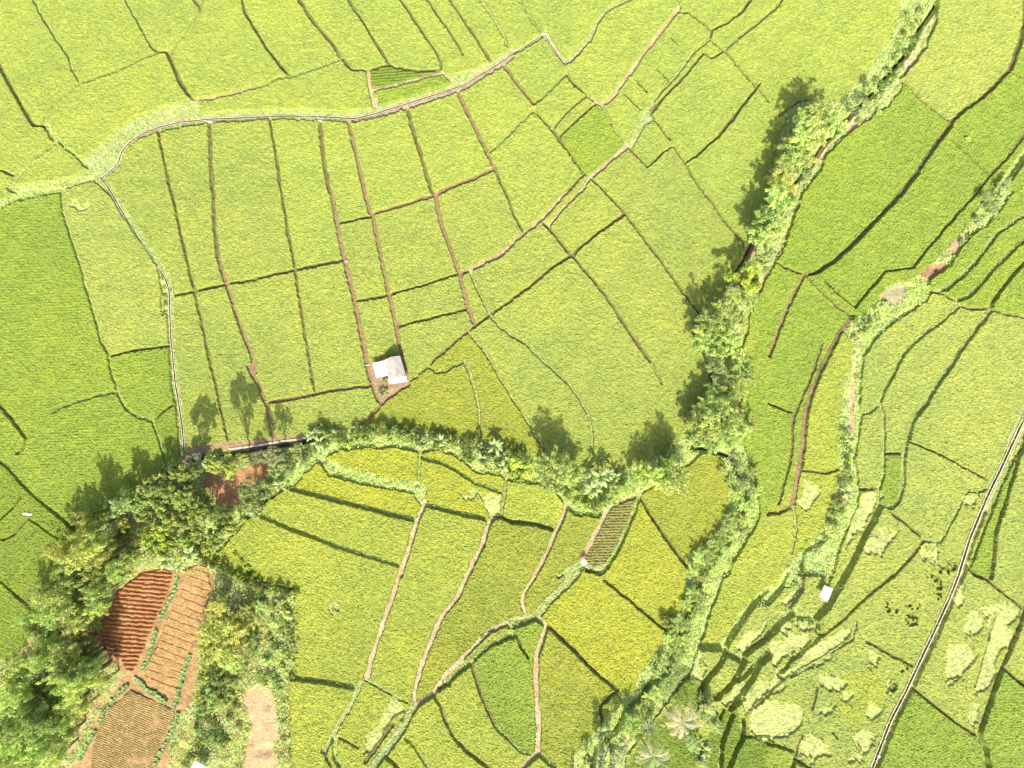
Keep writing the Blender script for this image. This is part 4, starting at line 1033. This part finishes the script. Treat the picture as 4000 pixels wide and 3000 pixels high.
def palm(mx,my,h,R,mix,n,label,base=None):
    x,y,z=unproj(mx,my,h); bx,by=(x,y)
    lean=(0,0)
    if base: bx,by,_=W(*base); lean=(x-bx,y-by)
    e=empty('coconut_palm',(bx,by,z)); tag(e,label,'palm tree','coconut palms near the bottom edge')
    seg=[];N_=8
    for i in range(N_):
        f=lambda t:(lean[0]*t**1.5,lean[1]*t**1.5,h*t); seg.append((f(i/N_),f((i+1)/N_),.19-.07*i/N_,.19-.07*(i+1)/N_))
    tv,tf=tubes(seg,8); npmesh('trunk',tv,tf,M_ptr,parent=e)
    for k in range(n):
        o=bpy.data.objects.new('frond',random.choice(FR[random.choice(mix)])); COL.objects.link(o); o.parent=e; o.location=(lean[0],lean[1],h)
        o.rotation_euler=(random.uniform(-.2,.2),random.uniform(-.35,.55),k*2.399+random.uniform(-.15,.15)); q=R/4*random.uniform(.85,1.1); o.scale=(q,q,q)
palm(1473,1560,7,4.6,['dry','dry','grey'],14,'coconut palm with dry tan fronds standing on the dark green plot',(1432,1521))
palm(1410,1634,7,4.3,['grey','dry','green'],14,'coconut palm with greyish fronds at the bottom edge',(1385,1592))
palm(1404,1574,4,2.2,['green','grey'],12,'small green palm between the stream path and the dry coconut palm')
# ---------------------------------------------------------------- bare branches
def bare(mx,my,s,label):
    r=np.random.default_rng(int(mx)); seg=[]
    def br(p,d,l,rad,dep):
        q=p+d*l; seg.append((p,q,rad,rad*.6))
        if dep:
            for _ in range(3): br(q,unit(d+r.normal(0,.55,3)),l*.68,rad*.6,dep-1)
    br(np.array([0,0,0.]),np.array([0,0,1.]),2.6,.10,0)
    for k in range(6): br(np.array([0,0,2.2+.12*k]),unit(np.array([math.cos(k*1.1),math.sin(k*1.1),.55])),1.1,.06,3)
    tv,tf=tubes(seg,4); x,y,z=unproj(mx,my,6*s); o=npmesh('bare_tree',tv,tf,M_pale); o.location=(x,y,z); o.scale=(s,s,s*1.6); tag(o,label,'dead tree')
bare(68,1288,1.0,'leafless pale tree with twigs forking left at the edge of the wood')
bare(80,1312,.9,'lower of the two leafless pale trees at the edge of the wood')
bare(503,1296,.7,'leafless grey sapling in the shade right of the brown vegetable strip')
bare(438,1345,.7,'leafless grey shrub on the right edge of the brown vegetable strip')
# ---------------------------------------------------------------- rows of leafy vegetables
def rosette(seed):
    r=np.random.default_rng(seed); V=[];F=[]
    for k in range(13):
        a=k*2.4; ln=r.uniform(.22,.42); tilt=r.uniform(.15,.7); u=np.array([math.cos(a)*math.cos(tilt),math.sin(a)*math.cos(tilt),math.sin(tilt)]); w=np.array([-math.sin(a),math.cos(a),0])*.15
        o=len(V); b=np.array([0,0,.12]); V+=[b,b+u*ln*.6-w,b+u*ln+[0,0,-.04],b+u*ln*.6+w]; F.append((o,o+1,o+2,o+3))
    return np.array(V),np.array(F)
M_veg=mat('vegetable_leaf',(.30,.45,.17),rough=.5,nscale=8,namt=.2,transl=.2,objvar=.6)
RO=[put_mesh('leafy_vegetable',*rosette(s),M_veg) for s in range(4)]
def vegrow(sh,t,step,label,grp):
    p=resample(pts(sh,t),step)
    for q in p:
        for _ in range(2):
            x=q[0]+random.uniform(-2.2,2.2); y=q[1]+random.uniform(-2.2,2.2); o=bpy.data.objects.new('leafy_vegetable',random.choice(RO)); COL.objects.link(o)
            X,Y,Z=W(x,y,.05); o.location=(X,Y,Z); o.rotation_euler=(0,0,random.uniform(0,6)); s=random.uniform(1.1,1.9); o.scale=(s,s,s*1.1); tag(o,label,'vegetable plant',grp)
G_='leafy vegetables edging the soil plots'
vegrow('03','1180,880 1260,970 1340,1010 1440,1080',7,'light green leafy vegetable in the row above the lowest soil plot',G_+' above')
vegrow('03','1350,480 1320,600 1290,700 1250,790',7,'light green leafy vegetable in the row between the ridged soil and brown strip',G_+' middle')
vegrow('03','1540,20 1530,100 1480,200 1400,340',8,'light green leafy vegetable at the top between the two upper soil plots',G_+' top')
vegrow('03','1650,690 1600,800 1560,940 1540,1050 1510,1130',7,'light green leafy vegetable down the right edge of the brown strip',G_+' right')
vegrow('03','1540,1200 1500,1300 1460,1420 1390,1520 1350,1620',7,'light green leafy vegetable down the right edge of the lowest soil plot',G_+' lower right')
vegrow('03','1100,950 1020,1030 940,1130 860,1260',7,'light green leafy vegetable along the upper left edge of the lowest soil plot',G_+' upper left')
vegrow('03','820,1350 760,1450 700,1570',7,'light green leafy vegetable along the lower left edge of the lowest soil plot',G_+' lower left')
# ---------------------------------------------------------------- undergrowth and weeds
def undergrowth():
    m=(KIND>=6)&(KIND<8)&(D<-1)&(SOILM<.35)&(CARVE<.5)
    m2=((KIND==2)|(KIND==5))&(D<-.6)&(SOILM<.4)
    I,J=np.nonzero(m); n1=80000; k=RNG.integers(0,len(I),n1); I2,J2=np.nonzero(m2); k2=RNG.integers(0,len(I2),34000)
    Ia=np.concatenate([I[k],I2[k2]]); Ja=np.concatenate([J[k],J2[k2]]); n=len(Ia)
    big=np.concatenate([np.ones(n1),np.full(len(k2),.38)])
    mx=gx[Ia]+RNG.uniform(-1,1,n); my=gy[Ja]+RNG.uniform(-1,1,n)
    hh=(vnoise(mx,my,16,81)*.9+vnoise(mx,my,6,82)*.5)**1.6*1.1*big+.04; z=ZG[Ia,Ja]+hh*RNG.uniform(.3,1,n)
    kk=.1*(1-T(mx,my)/H); P_=np.stack([(mx-WM/2)*kk,(HM/2-my)*kk,z],1)
    t=unit(RNG.normal(0,1,(n,3))*np.array([1,1,.5])); nr=unit(np.array([0,0,1.])+RNG.normal(0,.5,(n,3))); b=unit(np.cross(nr,t)); s=(RNG.uniform(.10,.26,n)*(.55+.45*big))[:,None]
    V,F=quads_from(P_,t*s,b*s*.6)
    a=vnoise(mx,my,34,83); c1=np.array([.46,.60,.16]); c2=np.array([.60,.70,.24]); c3=np.array([.52,.66,.27])
    col=np.where((a>.62)[:,None],c3,np.where((vnoise(mx,my,9,84)>.5)[:,None],c2,c1))*(1+.15*RNG.normal(0,1,n))[:,None]
    
    o=npmesh('undergrowth',V,F,M_leafB,np.repeat(np.clip(col,.02,.8),4,0),kind='stuff'); tag(o,'low green weeds and grasses on the banks and wood floor','undergrowth')
undergrowth()
# ---------------------------------------------------------------- buildings and small structures
M_white=mat('white_sheet_roof',(.66,.64,.62),rough=.45,nscale=1.3,namt=.16,spec=.4)
M_grey=mat('grey_sheet_roof',(.44,.41,.40),rough=.5,nscale=1.3,namt=.25,spec=.4)
M_wood=mat('weathered_timber',(.42,.32,.22),nscale=3,namt=.3)
M_wall=mat('woven_bamboo_wall',(.34,.27,.18),nscale=5,namt=.3)
M_stone=mat('pale_stone',(.58,.52,.46),nscale=2,namt=.3,bump=.3)
def box(c,sx,sy,sz,rz=0,tilt=None):
    V=[];F=[(0,3,2,1),(4,5,6,7),(0,1,5,4),(1,2,6,5),(2,3,7,6),(3,0,4,7)]
    for z in (-.5,.5):
        for x,y in ((-.5,-.5),(.5,-.5),(.5,.5),(-.5,.5)):
            X,Y=x*sx,y*sy; V.append((c[0]+X*math.cos(rz)-Y*math.sin(rz),c[1]+X*math.sin(rz)+Y*math.cos(rz),c[2]+z*sz))
    return V,F
def merge(lst):
    V=[];F=[]
    for v,f in lst: o=len(V); V+=list(v); F+=[tuple(i+o for i in q) for q in f]
    return np.array(V,float),np.array(F)
def corrugated(p00,p10,p11,p01,th=.03,pitch=.22,amp=.02):
    """roof sheet, p00->p10 across the ribs, p00->p01 down the slope"""
    p00,p10,p11,p01=[np.array(p,float) for p in (p00,p10,p11,p01)]; n=max(4,int(np.linalg.norm(p10-p00)/pitch*2)); V=[];F=[]
    for i in range(n+1):
        t=i/n; up=np.array([0,0,amp if i%2 else -amp]); a=p00*(1-t)+p10*t+up; b=p01*(1-t)+p11*t+up; V+=[a,b,b-[0,0,th],a-[0,0,th]]
        if i: o=(i-1)*4; F+=[(o,o+4,o+5,o+1),(o+3,o+2,o+6,o+7),(o,o+3,o+7,o+4),(o+1,o+5,o+6,o+2)]
    F+=[(0,1,2,3),(n*4,n*4+3,n*4+2,n*4+1)]
    return V,F
def Z(mx,my,h): 
    x,y,z=unproj(mx,my,h); return np.array([x,y,z+h])
def obj(name,parts,m,parent): 
    V,F=merge(parts); o=npmesh(name,V,F,m,parent=parent)
    if parent is not None: o.matrix_parent_inverse=parent.matrix_world.inverted()
    return o
def q1(x,y): return (553+x/4,414.75+y/4)
def shed():
    c=W(*q1(1170,1550)); e=empty('field_shed',c); bpy.context.view_layer.update()
    tag(e,'shed with a grey ridged metal roof and white lean-to beside the red yard','shed')
    TL,RN,TR=q1(1113,1447),q1(1175,1422),q1(1245,1415); BL,RS,BR=q1(1150,1660),q1(1226,1650),q1(1310,1637); E,Rg=2.5,3.4
    ms=lambda a,b,t:(a[0]+(b[0]-a[0])*t,a[1]+(b[1]-a[1])*t)
    f=.80
    obj('roof_slope',[corrugated(Z(*RN,Rg),Z(*ms(RN,RS,f),Rg),Z(*ms(TL,BL,f),E),Z(*TL,E))],M_grey,e)
    obj('roof_slope',[corrugated(Z(*ms(RN,RS,f),Rg),Z(*RN,Rg),Z(*TR,E),Z(*ms(TR,BR,f),E))],M_grey,e)
    obj('ridge_cap',[box((Z(*RN,Rg)+Z(*ms(RN,RS,f),Rg))/2+[0,0,.03],.28,float(np.linalg.norm(Z(*RN,Rg)-Z(*ms(RN,RS,f),Rg))),.06,math.atan2(*( (Z(*ms(RN,RS,f),Rg)-Z(*RN,Rg))[[0,1]]*np.array([-1,1]) ))+math.pi)],M_grey,e)
    obj('porch_roof',[corrugated(Z(*ms(RN,RS,f),Rg-.12),Z(*RS,2.9),Z(*BL,2.3),Z(*ms(TL,BL,f),E-.1)),corrugated(Z(*RS,2.9),Z(*ms(RN,RS,f),Rg-.12),Z(*ms(TR,BR,f),E-.1),Z(*BR,2.3))],M_white,e)
    obj('lean_to_roof',[corrugated(Z(*q1(1118,1450),2.2),Z(*q1(1143,1588),2.2),Z(*q1(1037,1606),1.85),Z(*q1(1006,1480),1.85))],M_white,e)
    a,b,c_,d=[Z(*p,0) for p in (ms(TL,RN,.15),ms(TR,RN,.12),ms(BR,TR,.22),ms(BL,TL,.22))]
    for p,q in ((a,b),(b,c_),(c_,d),(d,a)):
        m_=(p+q)/2; L_=float(np.linalg.norm(q-p)); obj('wall',[box((m_[0],m_[1],m_[2]+1.1),L_,.06,2.3,math.atan2(q[1]-p[1],q[0]-p[0]))],M_wall,e)
    for p in (q1(1016,1486),q1(1042,1598),q1(1158,1650),q1(1298,1632),q1(1130,1585)):
        g=Z(*p,0); obj('post',[box((g[0],g[1],g[2]+.9),.1,.1,2.0)],M_wood,e)
shed()
def hut():
    q=lambda x,y:(1659+x/4,1244.25+y/4); c=W(*q(505,150)); e=empty('small_hut',c); bpy.context.view_layer.update(); tag(e,'small hut with a bright white roof among the lodged rice','hut')
    A,B,C,D_=q(488,76),q(562,108),q(510,228),q(440,176); h=2.2
    mid=lambda a,b:((a[0]+b[0])/2,(a[1]+b[1])/2); r1=mid(A,B); r2=mid(C,D_)
    obj('roof_slope',[corrugated(Z(*r1,h+.35),Z(*r2,h+.35),Z(*D_,h),Z(*A,h))],M_white,e); obj('roof_slope',[corrugated(Z(*r2,h+.35),Z(*r1,h+.35),Z(*B,h),Z(*C,h))],M_white,e)
    g=[Z(*(q(505,150)[0]+(p[0]-q(505,150)[0])*.8,q(505,150)[1]+(p[1]-q(505,150)[1])*.8),0) for p in (A,B,C,D_)]
    for p in g: obj('post',[box((p[0],p[1],p[2]+1.1),.09,.09,2.2)],M_wood,e)
    z=sum(p[2] for p in g)/4
    m_=sum(g)/4; ang=math.atan2((g[1]-g[0])[1],(g[1]-g[0])[0]); obj('platform',[box((m_[0],m_[1],z+.6),float(np.linalg.norm(g[1]-g[0])),float(np.linalg.norm(g[3]-g[0])),.08,ang)],M_wood,e)
hut()
def shelter(mx,my,w,d,h,rz,label,m=M_white):
    x,y,z=unproj(mx,my,h); e=empty('field_shelter',(x,y,z),rz); tag(e,label,'shelter','small white shelters')
    V,F=corrugated((-w/2,-d/2,h),(w/2,-d/2,h),(w/2,d/2,h+.2),(-w/2,d/2,h+.2)); npmesh('roof',np.array(V),np.array(F),m,parent=e)
    for sx in (-1,1):
        for sy in (-1,1): V,F=box((sx*w*.42,sy*d*.42,h/2),.07,.07,h); npmesh('post',np.array(V),np.array(F),M_wood,parent=e)
shelter(1106+622/4,829.5+1543/4,1.15,1.2,1.5,.5,'tiny white-roofed shelter beside the brown stubble plot')
shelter(428,1662,3.2,3.0,2.6,-.5,'grey-white roof cut by the bottom edge near the bare soil',M_grey)
# footbridge, walls, slabs
def slab(name,sh,t,hw,z0,z1,m,label,cat,group=None):
    V,F=strip_profile(pts(sh,t),[(-hw,z0),(-hw,z1),(hw,z1),(hw,z0)],closed=True); o=npmesh(name,np.array(V),np.array(F),m); tag(o,label,cat,group); return o
slab('footbridge','02','1632,618 1612,745',6.2,-.05,.22,M_conc,'pale concrete slab bridge over the stream below the long canal','footbridge')
slab('concrete_wall','02','1592,632 1520,670 1450,712',3.0,-1.2,.25,M_conc,'pale concrete wall left of the slab bridge','wall')
slab('concrete_wall','02','1395,775 1350,800 1300,826',2.2,-1.2,.15,M_conc,'detached length of concrete wall farther left of the slab bridge','wall')
slab('concrete_wall','02','1660,612 1730,600 1600,640'.replace(' 1600,640',''),2.2,-1.0,.2,M_conc,'short concrete wall right of the slab bridge','wall')
slab('sluice_gate','02','1572,575 1575,640',2.0,-.5,.4,M_conc,'concrete sluice at the foot of the long canal','sluice')
def stones():
    p=resample(pts('02','1990,562 2212,533')+pts('12','60,522 200,497 350,478 440,462'),5); e=empty('stone_wall',W(*p[0],0)); bpy.context.view_layer.update(); tag(e,'low wall of pale stones above the dark channel','wall')
    L_=[]
    for q in p:
        x,y,z=W(q[0],q[1],-.1); L_.append(box((x,y,z),random.uniform(.35,.55),random.uniform(.3,.42),random.uniform(.5,.65),random.uniform(-.2,.3)))
    obj('stones',L_,M_stone,e)
stones()
SG='concrete slabs bridging the canals'
slab('culvert_slab','00','1782,1052 1855,1060',2.0,-.1,.28,M_white,'white slab on the bund below the left end of the canal',  'slab',SG)
slab('culvert_slab','10','508,1040 575,1050',2.0,-.1,.28,M_white,'white slab on the canal edge above the long green bund','slab',SG)
slab('culvert_slab','20','455,588 500,598',2.4,-.1,.28,M_white,'white slab where the canal forks at its lowest corner','slab',SG)
slab('culvert_slab','20','15,432 40,430',2.2,-.1,.26,M_white,'small white slab on the canal near the top centre','slab',SG)
slab('culvert_slab','20','250,296 300,292',1.8,-.1,.26,M_white,'white slab at the peak of the canal bend','slab',SG)
slab('culvert_slab','33','955,1548 966,1570',2.8,-.1,.3,M_white,'white block on the right wall of the lower right canal','slab',SG)
slab('culvert_slab','11','768,596 792,602',1.4,-.1,.26,M_white,'small pale slab at the crossing of bunds near the centre','slab',SG)
slab('plank','11','942,1500 985,1490',1.0,.15,.24,M_white,'pale plank crossing the ditch left of the shed','plank','planks over ditches')
slab('plank','12','48,158 100,150',1.2,.15,.24,M_wood,'timber plank at the crossing of two brown earth bunds','plank','planks over ditches')
def poles():
    for k,lab_ in ((0,'upper of the two pale poles laid across the stream'),(1,'lower of the two pale poles laid across the stream')):
        a=W(1106+(1850+k*10)/4,829.5+(650+k*14)/4,.3); b=W(1106+(1925+k*14)/4,829.5+(588+k*12)/4,.35); V,F=tubes([(a,b,.07,.06)],8); o=npmesh('bamboo_pole',V,F,M_pale); tag(o,lab_,'pole','pale poles across the stream')
poles()
# cloths on sticks that keep birds away
def flag(mx,my,w,col,label,rz):
    x,y,z=unproj(mx,my,1.4); e=empty('bird_scarer',(x,y,z),rz); tag(e,label,'bird scarer','cloths on sticks in the rice'); V,F=tubes([((0,0,0),(0,0,1.6),.03,.02)],5); npmesh('stick',V,F,M_wood,parent=e)
    n=7; V=[];F=[]
    for i in range(n):
        for j in range(3): V.append((i/(n-1)*w,.05*math.sin(i*1.3)+(j-1)*.22,1.5-.06*i-.03*j))
    for i in range(n-1):
        for j in range(2): F.append((i*3+j,i*3+j+1,(i+1)*3+j+1,(i+1)*3+j))
    npmesh('cloth',np.array(V),np.array(F),mat('cloth',col,nscale=3,namt=.05),parent=e)
flag(57,1111,.9,(.85,.82,.9),'white cloth on a stick at the bund corner on the left',-.2)
flag(49,1111,.5,(.8,.8,.85),'smaller white cloth on a stick left of the other',.3)
flag(1704,1237,.8,(.75,.40,.42),'pink cloth on a stick beside the weedy terrace',.6)
# scrub at the shed yard
tree('bluebush',553+1095/4,829.5+75/4,11,1.6,'blue-green shrub on the bare yard below the shed')
tree('bush',553+1110/4,414.75+1625/4,6,.9,'dark little shrub in a ring of soil beside the shed')
# ---------------------------------------------------------------- light, sky, camera
EL=math.radians(45); AZ=math.radians(4)   # sun in the south, a touch to the east
sun=bpy.data.lights.new('sun','SUN'); sun.energy=4.8; sun.angle=math.radians(.53); sun.color=(1,.92,.72)
so=bpy.data.objects.new('sun',sun); COL.objects.link(so)
from mathutils import Vector
dirv=Vector((math.sin(AZ)*math.cos(EL),-math.cos(AZ)*math.cos(EL),math.sin(EL)))
so.rotation_euler=dirv.to_track_quat('Z','Y').to_euler(); so.location=dirv*300
w=bpy.data.worlds.new('World'); scene.world=w; w.use_nodes=True; N=w.node_tree.nodes; K=w.node_tree.links
sk=N.new('ShaderNodeTexSky'); sk.sky_type='NISHITA'; sk.sun_disc=False; sk.dust_density=4; sk.ozone_density=0; sk.air_density=.8; sk.sun_elevation=EL; sk.sun_rotation=math.pi-AZ
bg=N['Background']; bg.inputs['Strength'].default_value=.15; K.new(sk.outputs[0],bg.inputs[0])
cam=bpy.data.cameras.new('camera'); co=bpy.data.objects.new('camera',cam); COL.objects.link(co)
co.location=(0,0,H); co.rotation_euler=(0,0,0); cam.sensor_width=36; cam.lens=36*H/221.2; cam.clip_end=5000; cam.clip_start=1
scene.camera=co
scene.view_settings.view_transform='Standard'; scene.view_settings.look='None'; scene.view_settings.gamma=1; scene.view_settings.exposure=.40
